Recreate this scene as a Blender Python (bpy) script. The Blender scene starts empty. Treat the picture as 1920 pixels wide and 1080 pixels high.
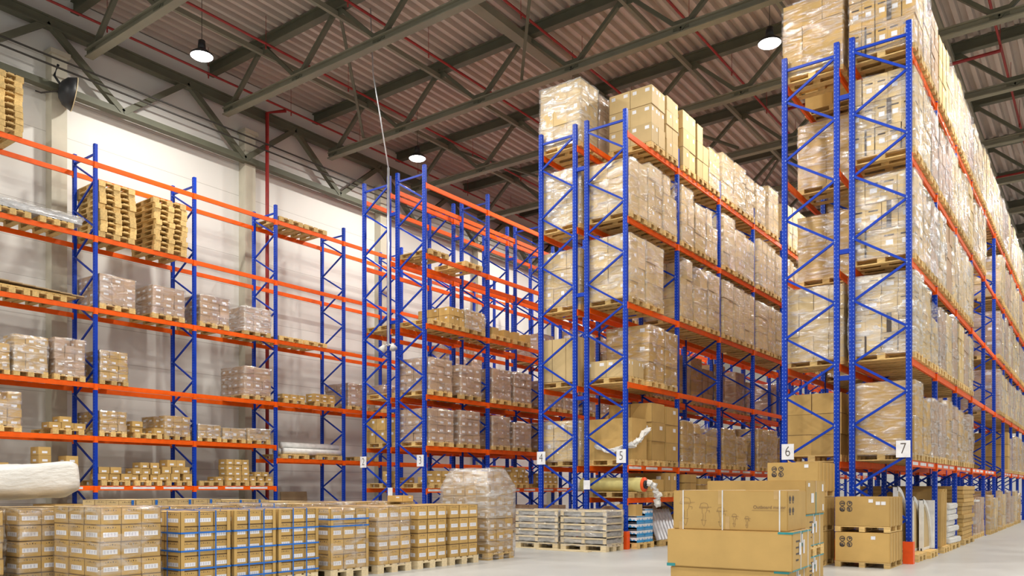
import bpy, bmesh, math, random
from mathutils import Vector, Matrix, noise
random.seed(7)
SC = bpy.context.scene
COL = SC.collection
# ------------------------------------------------------------------ camera, world, exposure
A = math.atan2(1120, 1520)
cam_d = bpy.data.cameras.new('camera'); cam_d.sensor_width = 36; cam_d.lens = 28.5
cam_d.shift_y = 373 / 1920; cam_d.clip_end = 200
cam = bpy.data.objects.new('camera', cam_d); COL.objects.link(cam)
cam.location = (0, 0, 1.45); cam.rotation_euler = (math.pi / 2, 0, A)
SC.camera = cam
w = bpy.data.worlds.new('world'); SC.world = w; w.use_nodes = True
bg = w.node_tree.nodes['Background']; bg.inputs[0].default_value = (1.0, .97, .92, 1); bg.inputs[1].default_value = .74
SC.view_settings.view_transform = 'Standard'; SC.view_settings.look = 'None'
SC.view_settings.gamma = 1; SC.view_settings.exposure = -0.22; SC.view_settings.use_curve_mapping = False
try:
    SC.cycles.max_bounces = 6; SC.cycles.diffuse_bounces = 3; SC.cycles.glossy_bounces = 2
    SC.cycles.transparent_max_bounces = 12; SC.cycles.sample_clamp_indirect = 4
    SC.cycles.use_denoising = True
except Exception: pass
LAMP_W = 390

# ------------------------------------------------------------------ materials
def nt(name):
    m = bpy.data.materials.new(name); m.use_nodes = True
    return m, m.node_tree.nodes, m.node_tree.links, m.node_tree.nodes['Principled BSDF']
def mat(name, col, rough=.6, metal=0, vary=0, nscale=6, namt=.12, bump=0, bscale=30, stretch=(1, 1, 1), spec=.5, emit=0):
    m, N, L, P = nt(name)
    P.inputs['Roughness'].default_value = rough; P.inputs['Metallic'].default_value = metal
    P.inputs['Specular IOR Level'].default_value = spec
    tc = N.new('ShaderNodeTexCoord'); mp = N.new('ShaderNodeMapping'); mp.inputs['Scale'].default_value = stretch
    L.new(tc.outputs['Object'], mp.inputs['Vector'])
    nz = N.new('ShaderNodeTexNoise'); nz.inputs['Scale'].default_value = nscale; nz.inputs['Detail'].default_value = 4
    L.new(mp.outputs[0], nz.inputs['Vector'])
    mr = N.new('ShaderNodeMapRange'); mr.inputs[1].default_value = .3; mr.inputs[2].default_value = .7
    mr.inputs[3].default_value = 1 - namt; mr.inputs[4].default_value = 1 + namt
    L.new(nz.outputs[0], mr.inputs[0])
    val = mr.outputs[0]
    if vary:
        oi = N.new('ShaderNodeObjectInfo'); m2 = N.new('ShaderNodeMapRange')
        m2.inputs[3].default_value = 1 - vary; m2.inputs[4].default_value = 1 + vary
        L.new(oi.outputs['Random'], m2.inputs[0])
        mu = N.new('ShaderNodeMath'); mu.operation = 'MULTIPLY'; L.new(val, mu.inputs[0]); L.new(m2.outputs[0], mu.inputs[1]); val = mu.outputs[0]
    vm = N.new('ShaderNodeVectorMath'); vm.operation = 'SCALE'; vm.inputs[0].default_value = col[:3]
    L.new(val, vm.inputs['Scale']); L.new(vm.outputs[0], P.inputs['Base Color'])
    if bump:
        n2 = N.new('ShaderNodeTexNoise'); n2.inputs['Scale'].default_value = bscale; n2.inputs['Detail'].default_value = 3
        L.new(mp.outputs[0], n2.inputs['Vector'])
        b = N.new('ShaderNodeBump'); b.inputs['Strength'].default_value = bump; b.inputs['Distance'].default_value = .02
        L.new(n2.outputs[0], b.inputs['Height']); L.new(b.outputs[0], P.inputs['Normal'])
    if emit:
        P.inputs['Emission Color'].default_value = (*col[:3], 1); P.inputs['Emission Strength'].default_value = emit
    return m
M = {}
M['blue'] = mat('blue_paint', (.0, .040, .44), .42, vary=.08, namt=.1, spec=.3)
M['orange'] = mat('orange_paint', (.95, .125, .003), .45, vary=.08, namt=.08, spec=.3)
M['red_orange'] = mat('guard_orange', (1.0, .11, .01), .45)
M['hole'] = mat('post_hole', (.22, .32, .68), .5)
M['tan'] = mat('carton_tan', (.57, .365, .12), .75, vary=.12, nscale=3, namt=.07, bump=.15, bscale=8)
M['pale'] = mat('carton_pale', (.66, .49, .24), .7, vary=.12, nscale=3, namt=.06, bump=.15, bscale=8)
M['mauve'] = mat('carton_brown', (.50, .34, .22), .7, vary=.1, nscale=3, namt=.08, bump=.15, bscale=8)
M['sticker'] = mat('white_sticker', (.86, .87, .92), .5)
M['print'] = mat('dark_print', (.09, .07, .06), .7)
M['seam'] = mat('carton_seam', (.22, .14, .07), .8)
M['tape'] = mat('brown_tape', (.55, .36, .15), .35)
M['teal'] = mat('teal_tape', (.03, .28, .30), .4)
M['strap_blue'] = mat('blue_strap', (.01, .16, .62), .4)
M['strap_white'] = mat('white_strap', (.8, .8, .8), .4)
M['wood'] = mat('pallet_wood', (.72, .49, .19), .75, vary=.22, nscale=9, namt=.2, stretch=(1, 4, 4), bump=.2)
M['wood_pale'] = mat('pale_wood', (.80, .66, .42), .75, vary=.1, nscale=9, namt=.12, stretch=(1, 4, 4))
M['steel'] = mat('truss_paint', (.115, .118, .08), .6, nscale=1.5, namt=.12)
M['steel_light'] = mat('beam_paint_light', (.22, .212, .155), .6, nscale=1.5, namt=.1)
M['deck'] = mat('galvanised_deck', (.56, .48, .42), .5, metal=.1, nscale=.8, namt=.08)
M['column'] = mat('column_paint', (.55, .52, .42), .6, nscale=2, namt=.08)
M['redpipe'] = mat('red_pipe', (.30, .018, .015), .45)
M['darkpipe'] = mat('dark_cable', (.04, .035, .03), .6)
M['black'] = mat('black_metal', (.02, .022, .026), .45)
M['grey'] = mat('grey_goods', (.42, .43, .44), .5, nscale=12, namt=.25, stretch=(1, 1, 5))
M['alu'] = mat('brushed_steel', (.70, .73, .78), .3, metal=.7)
M['white'] = mat('white_lacquer', (.82, .82, .80), .35)
M['film'] = mat('white_foam_film', (.80, .79, .76), .3, nscale=3, namt=.1, bump=.9, bscale=7, stretch=(1, 1, 3))
M['yellow'] = mat('yellow_fabric', (.72, .64, .25), .6, nscale=6, namt=.08)
M['paper_blue'] = mat('blue_print', (.03, .33, .72), .5)
M['lamp'] = mat('lamp_lens', (1, .96, .93), .4, emit=14)
M['board'] = mat('hardboard', (.42, .30, .17), .7, nscale=2, namt=.15)
M['glass_dark'] = mat('dark_cable_box', (.03, .03, .04), .3)
# wall panels
m, N, L, P = nt('wall_panel'); M['wall'] = m
P.inputs['Roughness'].default_value = .5
g = N.new('ShaderNodeNewGeometry'); sx = N.new('ShaderNodeSeparateXYZ'); L.new(g.outputs['Position'], sx.inputs[0])
fr = N.new('ShaderNodeMath'); fr.operation = 'FRACT'; dv = N.new('ShaderNodeMath'); dv.operation = 'DIVIDE'; dv.inputs[1].default_value = 1.0
L.new(sx.outputs[2], dv.inputs[0]); L.new(dv.outputs[0], fr.inputs[0])
lt = N.new('ShaderNodeMath'); lt.operation = 'LESS_THAN'; lt.inputs[1].default_value = .016; L.new(fr.outputs[0], lt.inputs[0])
nz = N.new('ShaderNodeTexNoise'); nz.inputs['Scale'].default_value = .35; nz.inputs['Detail'].default_value = 5; L.new(g.outputs['Position'], nz.inputs['Vector'])
cr = N.new('ShaderNodeMix'); cr.data_type = 'RGBA'; cr.inputs[6].default_value = (.70, .69, .655, 1); cr.inputs[7].default_value = (.80, .80, .77, 1)
L.new(nz.outputs[0], cr.inputs[0])
c2 = N.new('ShaderNodeMix'); c2.data_type = 'RGBA'; c2.inputs[7].default_value = (.50, .49, .46, 1)
L.new(lt.outputs[0], c2.inputs[0]); L.new(cr.outputs[2], c2.inputs[6]); L.new(c2.outputs[2], P.inputs['Base Color'])
# floor
m, N, L, P = nt('polished_concrete'); M['floor'] = m
g = N.new('ShaderNodeNewGeometry')
nz = N.new('ShaderNodeTexNoise'); nz.inputs['Scale'].default_value = .6; nz.inputs['Detail'].default_value = 8; nz.inputs['Roughness'].default_value = .6
L.new(g.outputs['Position'], nz.inputs['Vector'])
cr = N.new('ShaderNodeMix'); cr.data_type = 'RGBA'; cr.inputs[6].default_value = (.40, .405, .40, 1); cr.inputs[7].default_value = (.60, .605, .59, 1)
L.new(nz.outputs[0], cr.inputs[0]); L.new(cr.outputs[2], P.inputs['Base Color'])
mr = N.new('ShaderNodeMapRange'); mr.inputs[3].default_value = .22; mr.inputs[4].default_value = .5; L.new(nz.outputs[0], mr.inputs[0]); L.new(mr.outputs[0], P.inputs['Roughness'])
# stretch film
def film(name, lo, hi, white, scale=1.0, rough=.16, bstr=.9):
    m = bpy.data.materials.new(name); m.use_nodes = True; N = m.node_tree.nodes; L = m.node_tree.links; N.clear()
    out = N.new('ShaderNodeOutputMaterial'); tc = N.new('ShaderNodeTexCoord'); oi = N.new('ShaderNodeObjectInfo')
    ad = N.new('ShaderNodeVectorMath'); ad.operation = 'ADD'
    mu = N.new('ShaderNodeVectorMath'); mu.operation = 'SCALE'; mu.inputs[0].default_value = (13, 7, 5); L.new(oi.outputs['Random'], mu.inputs['Scale'])
    g = N.new('ShaderNodeNewGeometry')
    L.new(g.outputs['Position'], ad.inputs[0]); L.new(mu.outputs[0], ad.inputs[1])
    mp = N.new('ShaderNodeMapping'); mp.inputs['Scale'].default_value = (1.1 * scale, 1.1 * scale, 4.6 * scale); mp.inputs['Rotation'].default_value = (.3, .45, .2)
    L.new(ad.outputs[0], mp.inputs['Vector'])
    n1 = N.new('ShaderNodeTexNoise'); n1.inputs['Scale'].default_value = 2.2; n1.inputs['Detail'].default_value = 6; n1.inputs['Distortion'].default_value = 1.2
    L.new(mp.outputs[0], n1.inputs['Vector'])
    mr = N.new('ShaderNodeMapRange'); mr.inputs[1].default_value = .42; mr.inputs[2].default_value = .72; mr.inputs[3].default_value = lo; mr.inputs[4].default_value = hi
    L.new(n1.outputs[0], mr.inputs[0])
    b = N.new('ShaderNodeBump'); b.inputs['Strength'].default_value = bstr; b.inputs['Distance'].default_value = .06; L.new(n1.outputs[0], b.inputs['Height'])
    gl = N.new('ShaderNodeBsdfGlossy'); gl.inputs['Roughness'].default_value = rough; gl.inputs['Color'].default_value = (.95, .95, .97, 1)
    L.new(b.outputs[0], gl.inputs['Normal'])
    df = N.new('ShaderNodeBsdfDiffuse'); df.inputs['Color'].default_value = (.86, .86, .86, 1)
    mx = N.new('ShaderNodeMixShader'); mx.inputs[0].default_value = white; L.new(gl.outputs[0], mx.inputs[1]); L.new(df.outputs[0], mx.inputs[2])
    tr = N.new('ShaderNodeBsdfTransparent'); m2 = N.new('ShaderNodeMixShader')
    L.new(mr.outputs[0], m2.inputs[0]); L.new(tr.outputs[0], m2.inputs[1]); L.new(mx.outputs[0], m2.inputs[2]); L.new(m2.outputs[0], out.inputs[0])
    return m
M['wrap'] = film('stretch_film', .04, .66, .20, rough=.13)
M['wrap_clear'] = film('clear_stretch_film', .02, .50, .12, .9, rough=.10)
M['wrap_shiny'] = film('glossy_stretch_film', .08, .85, .18, 1.3, rough=.10)
M['wrap_white'] = film('cloudy_stretch_film', .15, .85, .5, .9)

# ------------------------------------------------------------------ mesh helpers
class MB:
    def __init__(s): s.v = []; s.f = []; s.mi = []
    def quad(s, pts, mi=0):
        i = len(s.v); s.v += [tuple(p) for p in pts]; s.f.append(tuple(range(i, i + len(pts)))); s.mi.append(mi)
    def box(s, x0, x1, y0, y1, z0, z1, mi=0, R=None):
        i = len(s.v)
        P = [(x0, y0, z0), (x1, y0, z0), (x1, y1, z0), (x0, y1, z0), (x0, y0, z1), (x1, y0, z1), (x1, y1, z1), (x0, y1, z1)]
        if R: P = [tuple(R @ Vector(p)) for p in P]
        s.v += P
        for f in ((0, 3, 2, 1), (4, 5, 6, 7), (0, 1, 5, 4), (1, 2, 6, 5), (2, 3, 7, 6), (3, 0, 4, 7)):
            s.f.append(tuple(i + k for k in f)); s.mi.append(mi)
    def bar(s, a, b, w, h, mi=0):
        a = Vector(a); b = Vector(b); d = b - a; l = d.length; q = d.to_track_quat('Y', 'Z').to_matrix().to_4x4()
        s.box(-w / 2, w / 2, 0, l, -h / 2, h / 2, mi, Matrix.Translation(a) @ q)
    def tube(s, pts, r, n=8, mi=0, caps=True):
        rings = []
        P = [Vector(p) for p in pts]
        for k, p in enumerate(P):
            d = (P[min(k + 1, len(P) - 1)] - P[max(k - 1, 0)]).normalized()
            q = d.to_track_quat('Z', 'Y').to_matrix(); rr = r[k] if isinstance(r, (list, tuple)) else r
            i = len(s.v); rings.append(i)
            for j in range(n):
                a = 2 * math.pi * j / n; s.v.append(tuple(p + q @ Vector((rr * math.cos(a), rr * math.sin(a), 0))))
        for a, b in zip(rings, rings[1:]):
            for j in range(n):
                s.f.append((a + j, a + (j + 1) % n, b + (j + 1) % n, b + j)); s.mi.append(mi)
        if caps:
            s.f.append(tuple(rings[0] + j for j in reversed(range(n)))); s.mi.append(mi)
            s.f.append(tuple(rings[-1] + j for j in range(n))); s.mi.append(mi)
    def mesh(s, name, mats, smooth=False):
        me = bpy.data.meshes.new(name); me.from_pydata(s.v, [], s.f)
        for m in mats: me.materials.append(M[m])
        me.polygons.foreach_set('material_index', s.mi)
        if smooth: me.polygons.foreach_set('use_smooth', [True] * len(s.f))
        me.update(); return me
def put(name, me, parent=None, loc=(0, 0, 0), rz=0, rot=None, scale=None):
    o = bpy.data.objects.new(name, me); COL.objects.link(o)
    o.location = loc; o.rotation_euler = rot if rot else (0, 0, rz)
    if scale: o.scale = scale
    if parent: o.parent = parent
    return o
def tag(o, label, cat, group=None, kind=None):
    o['label'] = label; o['category'] = cat
    if group: o['group'] = group
    if kind: o['kind'] = kind
    return o
def thing(name, label, cat, loc=(0, 0, 0), rz=0, group=None):
    return tag(put(name, None, None, loc, rz), label, cat, group)
def struct(o): o['kind'] = 'structure'; return o
ORD = 'first second third fourth fifth sixth seventh eighth ninth tenth eleventh twelfth thirteenth fourteenth fifteenth sixteenth seventeenth eighteenth nineteenth twentieth'.split()
ORD += ['twenty-' + o for o in ORD[:9]] + ['thirtieth'] + ['thirty-' + o for o in ORD[:9]]
NUM = 'zero one two three four five six seven eight nine'.split()

# ------------------------------------------------------------------ setting
WX = -23.0; DZ = 14.85
b = MB(); b.box(WX - .5, 14, -9, 60, -.2, 0); struct(put('floor', b.mesh('floor', ['floor'])))
b = MB(); b.box(WX - .25, WX, -9, 60, 0, DZ); struct(put('wall_left', b.mesh('wall_left', ['wall'])))
b = MB(); b.box(WX - .25, 14, 59, 59.25, 0, DZ); struct(put('wall_back', b.mesh('wall_back', ['wall'])))
b = MB(); x = WX - .3; p = .34                      # trapezoidal roof deck, ribs run along Y
prof = []
while x < 14:
    prof += [(x, 0), (x + .12, 0), (x + .15, .15), (x + .31, .15)]; x += p
for (xa, za), (xb, zb) in zip(prof, prof[1:]):
    b.quad([(xa, -9, DZ + za), (xb, -9, DZ + zb), (xb, 60, DZ + zb), (xa, 60, DZ + za)])
b.box(WX - .3, 14, -9, 60, DZ + .2, DZ + .24)
struct(put('ceiling', b.mesh('ceiling', ['deck'])))
# wall columns
for i, y in enumerate((-1.7, 4.3, 10.3, 16.3, 22.4, 28.4, 34.4, 40.4, 46.4)):
    b = MB(); b.box(WX, WX + .34, y - .2, y + .2, 0, 13.0); b.box(WX, WX + .42, y - .26, y + .26, 13.0, 13.12)
    o = put('trim_%d' % (i + 1), b.mesh('wall_column', ['column'])); struct(o)
# roof trusses spanning across the hall
def ibar(b, a, c, w, h):
    b.bar(a, c, w, .035); 
def truss(y, idx):
    t = thing('roof_truss', 'olive grey lattice roof truss crossing the hall, %s counting from the camera' % ORD[idx], 'roof truss', (0, y, 0), group='steel trusses under the roof deck')
    zb, zt = 13.13, 14.6
    b = MB(); b.box(-22.2, 14, -.11, .11, zb - .11, zb - .075); b.box(-22.2, 14, -.03, .03, zb - .1, zb + .1); b.box(-22.2, 14, -.11, .11, zb + .075, zb + .11)
    put('bottom_chord', b.mesh('bottom_chord', ['steel_light']), t)
    b = MB(); b.box(-23, 14, -.11, .11, zt - .11, zt - .075); b.box(-23, 14, -.03, .03, zt - .1, zt + .2); b.box(-23, 14, -.11, .11, zt + .19, zt + .22)
    put('top_chord', b.mesh('top_chord', ['steel']), t)
    k = 0; x = -22.0
    while x < 12:
        for (xa, za, xb, z2) in ((x, zb, x + 1.7, zt), (x + 1.7, zt, x + 3.3, zb)):
            b = MB(); b.bar((xa, 0, za), (xb, 0, z2), .12, .10); put('web_member', b.mesh('web', ['steel']), t)
        b = MB(); b.box(x - .22, x + .22, -.045, -.035, zb, zb + .25); put('gusset_plate', b.mesh('gusset', ['steel']), t)
        b = MB(); b.box(x + 1.48, x + 1.92, -.045, -.035, zt - .3, zt); put('gusset_plate', b.mesh('gusset', ['steel']), t)
        x += 3.3
ty = [10.85 + 4.2 * k for k in range(-4, 12)]
for i, y in enumerate(ty): truss(y, i)
# longitudinal wall truss
t = thing('eaves_truss', 'long olive grey lattice truss running along the top of the white wall', 'roof truss', (0, 0, 0))
b = MB(); b.box(-22.75, -22.5, -9, 58.9, 13.6, 13.64); b.box(-22.68, -22.56, -9, 58.9, 13.64, 13.86); b.box(-22.75, -22.5, -9, 58.9, 13.86, 13.9)
put('top_chord', b.mesh('ttc', ['steel']), t)
b = MB(); b.box(-22.75, -22.5, -9, 58.9, 12.0, 12.04); b.box(-22.68, -22.56, -9, 58.9, 12.04, 12.2)
put('bottom_chord', b.mesh('tbc', ['steel']), t)
y = -8.2
while y < 54:
    for (ya, za, yb, zc) in ((y, 12.1, y + 2.02, 13.75), (y + 2.02, 13.75, y + 4.04, 12.1)):
        b = MB(); b.bar((-22.62, ya, za), (-22.62, yb, zc), .16, .16); put('web_member', b.mesh('web', ['steel']), t)
    y += 4.04
# longitudinal ties and bracing
TIEL = ('next to the white wall', 'second out from the white wall', 'third out from the white wall', 'fourth out from the white wall', 'fifth out from the white wall')
for i, x in enumerate((-20.3, -17.0, -10.4, -7.1, -3.8)):
    b = MB(); b.box(x - .05, x + .05, -9, 58.9, 14.3, 14.44)
    tag(put('roof_tie', b.mesh('tie', ['steel_light'])), 'thin steel roof tie running lengthwise below the deck, ' + TIEL[i], 'roof tie', 'lengthwise ties under the roof')
for i, x in enumerate((-13.6, -.5)):
    b = MB(); b.box(x - .16, x + .16, -9, 58.9, 14.22, 14.27); b.box(x - .16, x - .12, -9, 58.9, 14.27, 14.44); b.box(x + .12, x + .16, -9, 58.9, 14.27, 14.44)
    tag(put('roof_channel', b.mesh('channel', ['steel_light'])), ('broad pale steel channel running lengthwise under the deck above rack %s' % ('four', 'seven')[i]), 'roof beam', 'channels under the roof')
# diagonal sway braces between trusses
n = 0
for k in range(1, 13, 2):
    for x in (-18.7, -12.1, -5.5):
        y0 = ty[k]; 
        if k + 1 >= len(ty): continue
        for sgn in ((-1, 1)[(k // 2) % 2],):
            b = MB(); b.bar((x - 1.65 * sgn, y0 + .12, 14.42), (x + 1.65 * sgn, ty[k + 1] - .12, 13.3), .08, .08)
            tag(put('sway_brace', b.mesh('brace', ['steel'])), 'thin diagonal steel brace between two neighbouring roof trusses', 'roof brace', 'diagonal braces between the trusses')
# sprinkler pipes
for i, x in enumerate((-22.1, -19.3, -15.9, -12.6, -9.2, -5.9, -2.5)):
    b = MB(); b.tube([(x, -9, 14.05), (x, 58.9, 14.05)], .035, 8)
    y = 2.0
    while y < 50: b.tube([(x, y, 14.05), (x, y, 13.9)], .02, 5); b.tube([(x, y, 14.05), (x, y, 14.84)], .008, 4); y += 3.1
    tag(put('sprinkler_pipe', b.mesh('pipe', ['redpipe'], True)), 'thin red sprinkler pipe running lengthwise under the roof, %s out from the white wall' % ORD[i], 'pipe', 'red sprinkler pipes')
b = MB(); b.tube([(-22.38, 16.75, .1), (-22.38, 16.75, 13.8), (-22.12, 17.3, 14.0)], .06, 8)
tag(put('fire_pipe', b.mesh('pipe', ['redpipe'], True)), 'vertical red fire pipe climbing the white wall to the roof', 'pipe')
b = MB(); b.tube([(-8.6, 27, 13.95), (-2.5, 27, 13.95)], .05, 8)
tag(put('fire_main_pipe', b.mesh('pipe', ['redpipe'], True)), 'thicker red pipe crossing the roof behind the tops of racks six and seven', 'pipe')
b = MB(); b.tube([(-9.4, 38, 13.95), (4, 38, 13.95)], .05, 8)
tag(put('fire_main_pipe', b.mesh('pipe', ['redpipe'], True)), 'thicker red pipe crossing the far part of the roof beyond rack seven', 'pipe')
b = MB()
for dz in (0, -.22): b.tube([(-22.3, -9, 12.72 + dz), (-22.3, 58.9, 12.72 + dz)], .025, 6)
tag(put('wall_cable', b.mesh('cable', ['darkpipe'], True)), 'pair of dark cables strung along the white wall above the racking', 'cable')
# black dish lamp on the wall column
t = thing('reflector_lamp', 'black dish-shaped reflector with pale rim on the wall column at upper left', 'reflector lamp', (-22.2, 10.45, 11.9))
t.rotation_euler = (0, math.radians(8), math.radians(74))
b = MB(); b.tube([(-.36, 0, 0), (-.32, 0, 0), (-.2, 0, 0), (0, 0, 0)], [.08, .22, .36, .44], 24); put('dish', b.mesh('dish', ['black'], True), t)
b = MB(); b.tube([(.001, 0, 0), (.02, 0, 0)], [.445, .45], 24); put('rim', b.mesh('rim', ['wood_pale'], True), t)
b = MB(); b.tube([(-.3, 0, .1), (-.5, 0, .3), (-.45, 0, .62)], .035, 8); put('bracket', b.mesh('brk', ['black'], True), t)
b = MB(); b.tube([(-.33, 0, -.05), (-.7, .3, -.15), (-.9, .9, .1), (-.75, 1.0, .6)], .02, 6); put('cord', b.mesh('crd', ['darkpipe'], True), t)

# high bay lamps: those in view, plus unseen ones added as fill light
b = MB(); b.tube([(0, 0, .0), (0, 0, .05), (0, 0, .12), (0, 0, .18)], [.30, .29, .20, .12], 28); me_h = b.mesh('lamp_housing', ['black'], True)
b = MB(); b.tube([(0, 0, .18), (0, 0, .42)], [.11, .09], 16); me_n = b.mesh('lamp_driver', ['black'], True)
b = MB(); b.tube([(0, 0, -.03), (0, 0, 0)], [.25, .29], 28); me_l = b.mesh('lamp_lens', ['lamp'], True)
b = MB(); b.tube([(0, 0, .42), (0, 0, 1.75)], .008, 6); me_r = b.mesh('lamp_cable', ['darkpipe'])
AISLE = {-19.8: 'between the wall rack and rack two', -13.3: 'between racks three and four', -7.2: 'between racks five and six', -1.0: 'right of rack seven', 5.2: 'over the open floor at right'}
ld = bpy.data.lights.new('high_bay', 'AREA'); ld.shape = 'DISK'; ld.size = .5; ld.energy = LAMP_W; ld.color = (1, .955, .87)
for ax, an in AISLE.items():
    for j, y in enumerate((-4.0, 4.3, 12.7, 21.2, 29.4, 37.7, 46.0)):
        t = thing('high_bay_lamp', 'round glowing high bay lamp hung %s, %s along' % (an, ORD[j]), 'ceiling lamp', (ax, y, 13.12), group='high bay lamps')
        put('housing', me_h, t); put('driver', me_n, t); put('lens', me_l, t); put('cable', me_r, t)
        o = bpy.data.objects.new('lamp_light', ld); COL.objects.link(o); o.parent = t; o.location = (0, 0, -.06)

# ------------------------------------------------------------------ racking
PH = 10.27
b = MB()     # upright post: C section, punched face towards the aisle end
b.box(-.05, .05, -.04, -.034, 0, PH); b.box(-.05, -.044, -.034, .04, 0, PH); b.box(.044, .05, -.034, .04, 0, PH)
b.box(-.018, .018, -.046, -.04, 0, PH)
for k in range(int(PH / .075) - 2):
    z = .2 + k * .075
    for x in (-.032, .032): b.quad([(x - .006, -.0405, z), (x + .006, -.0405, z), (x + .006, -.0405, z + .02), (x - .006, -.0405, z + .02)], 1)
b.box(-.08, .08, -.08, .08, 0, .012)
me_post = b.mesh('upright_post', ['blue', 'hole'])
def brace_mesh(W, mirror):
    b = MB(); s = -1 if mirror else 1           # x local 0 = inner side, frame spans -W/2..W/2 ; high node on -x side unless mirrored
    L_, R_ = -W / 2 + .03, W / 2 - .03
    if mirror: L_, R_ = R_, L_
    b.bar((L_, 0, 10.02), (R_, 0, 10.02), .035, .05)
    z = 9.98; side = 0
    while z > .62:
        a = L_ if side == 0 else R_; c = R_ if side == 0 else L_
        b.bar((a, -.015 + .02 * side, z), (c, -.015 + .02 * side, z - .60), .035, .045)
        for xx in (a,): b.box(xx - .012, xx + .012, -.052, -.04, z - .012, z + .012, 1)
        z -= .61; side = 1 - side
    b.bar((L_, 0, z + .01), (R_, 0, z + .01), .035, .05)
    return b.mesh('frame_bracing', ['blue', 'hole'])
def beam_mesh(L, labels=False):
    b = MB(); b.box(-.024, .024, .05, L - .05, -.06, .06); b.box(.024, .026, .06, L - .06, -.03, .03)
    for y in (.041, L - .047): b.box(-.035, .05, y, y + .006, -.11, .055)
    for y in (-.0, L - .041): b.box(.0505, .056, y, y + .041, -.11, .055)
    if labels:
        for k in range(3):
            y = .12 + k * (L - .2) / 3; b.box(.026, .028, y, y + .62, -.025, .035, 1)
    return b.mesh('beam', ['orange', 'sticker'])
me_beam = beam_mesh(2.8); me_beam_l = beam_mesh(2.8, True)
b = MB(); b.box(-.09, .09, -.11, -.10, 0, .42); b.box(-.09, -.08, -.1, .05, 0, .42); b.box(.08, .09, -.1, .05, 0, .42); me_guard = b.mesh('guard', ['red_orange'])

def sign(rack, x, y, z, txt, w=.25, h=.32):
    b = MB(); b.box(-w / 2, w / 2, -.004, .004, -h / 2, h / 2); o = put('number_sign', b.mesh('sign', ['sticker']), rack, (x, y, z))
    c = bpy.data.curves.new('digit', 'FONT'); c.body = txt; c.size = .30; c.align_x = 'CENTER'; c.align_y = 'CENTER'; c.offset = -.004
    c.extrude = .001; c.materials.append(M['print'])
    d = bpy.data.objects.new('digit', c); COL.objects.link(d); d.parent = o; d.location = (0, -.006, 0); d.rotation_euler = (math.pi / 2, 0, 0); d.scale = (.8, 1, 1)
    o['label'] = 'white sign with the black numeral ' + txt
def rack(num, xo, xi, y0, k0, k1, levels, outer_right=True, mirror=False, signx=None, skip=(), extra=(), label=None, pitch=2.8, guards=True):
    t = thing('pallet_rack', label, 'pallet rack', (0, 0, 0), group='blue and orange pallet racks')
    W = abs(xo - xi); cx = (xo + xi) / 2; mb = brace_mesh(W, mirror)
    for k in range(k0, k1 + 1):
        y = y0 + k * pitch
        for x in (xo, xi): put('upright_post', me_post, t, (x, y, 0))
        put('frame_bracing', mb, t, (cx, y, 0))
        if guards and k == k0:
            for x in (xo, xi): put('foot_guard', me_guard, t, (x, y, 0))
    for k in range(k0, k1):
        for li, z in enumerate(levels):
            if (li, k) in skip: continue
            put('beam', me_beam_l if li == 0 else me_beam, t, (xo, y0 + k * pitch, z), scale=(1 if xo > xi else -1, 1, 1))
            put('beam', me_beam, t, (xi, y0 + k * pitch, z), scale=(-1 if xo > xi else 1, 1, 1))
    for (z, k) in extra:
        for x, s in ((xo, 1), (xi, -1)): put('beam', me_beam, t, (x, y0 + k * pitch, z), scale=(s, 1, 1))
    if signx is not None: sign(t, signx, y0 - .06, 2.17, str(num))
    return t
LV = [1.9, 3.85, 5.72, 7.72, 9.71]
Y0 = 16.8
skip7 = {(0, 4), (1, 4)}
r7 = rack(7, -3.05, -4.07, Y0, 0, 10, LV, signx=-3.14, skip={(0, 5)}, label='blue and orange pallet rack with the sign 7, fully loaded along its aisle')
r6 = rack(6, -5.39, -4.36, Y0, 0, 10, LV, signx=-5.31, mirror=True, label='blue and orange pallet rack with the sign 6, back to back with rack seven')
r5 = rack(5, -9.09, -10.14, Y0, 0, 9, LV, signx=-9.17, extra=[(1.13, 0), (1.13, 1)], skip={(4, 8)}, label='blue and orange pallet rack with the sign 5, pale cartons stacked along it')
r4 = rack(4, -11.47, -10.47, Y0, 0, 9, LV, signx=-11.43, mirror=True, label='blue and orange pallet rack with the sign 4, back to back with rack five')
LV3 = [1.35, 2.52, 3.93, 5.88, 7.8, 9.73]
r3 = rack(3, -15.1, -16.12, 16.45, 0, 8, LV3, signx=-15.2, label='blue and orange pallet rack with the sign 3, nearly empty upper beams')
r2 = rack(2, -17.46, -16.45, 16.45, 0, 8, LV3, signx=-17.44, mirror=True, label='blue and orange pallet rack with the sign 2, back to back with rack three')
LVW = [1.42, 2.70, 4.05, 6.0, 7.85, 9.75]
WY = 10.43
rw = rack(1, -21.0, -22.1, WY, -1, 7, LVW, guards=False, skip={(0, k) for k in range(2, 9)} | {(1, k) for k in range(2, 9)} , extra=[(2.29, k) for k in range(2, 7)],
          label='long blue and orange pallet rack standing along the white wall')
WY_BAY = 2.81
for t, xa, xb in ((r7, -4.36, -4.07), (r5, -10.47, -10.14), (r3, -16.45, -16.12)):
    for k in range(0, 3):
        for z in (9.15, 6.1, 3.6):
            b = MB(); b.box(xa + .053, xb - .053, -.03, .03, -.045, .045)
            put('row_spacer', b.mesh('spacer', ['blue']), t, (0, (16.45 if t is r3 else Y0) + 2.8 * k, z))

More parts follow.
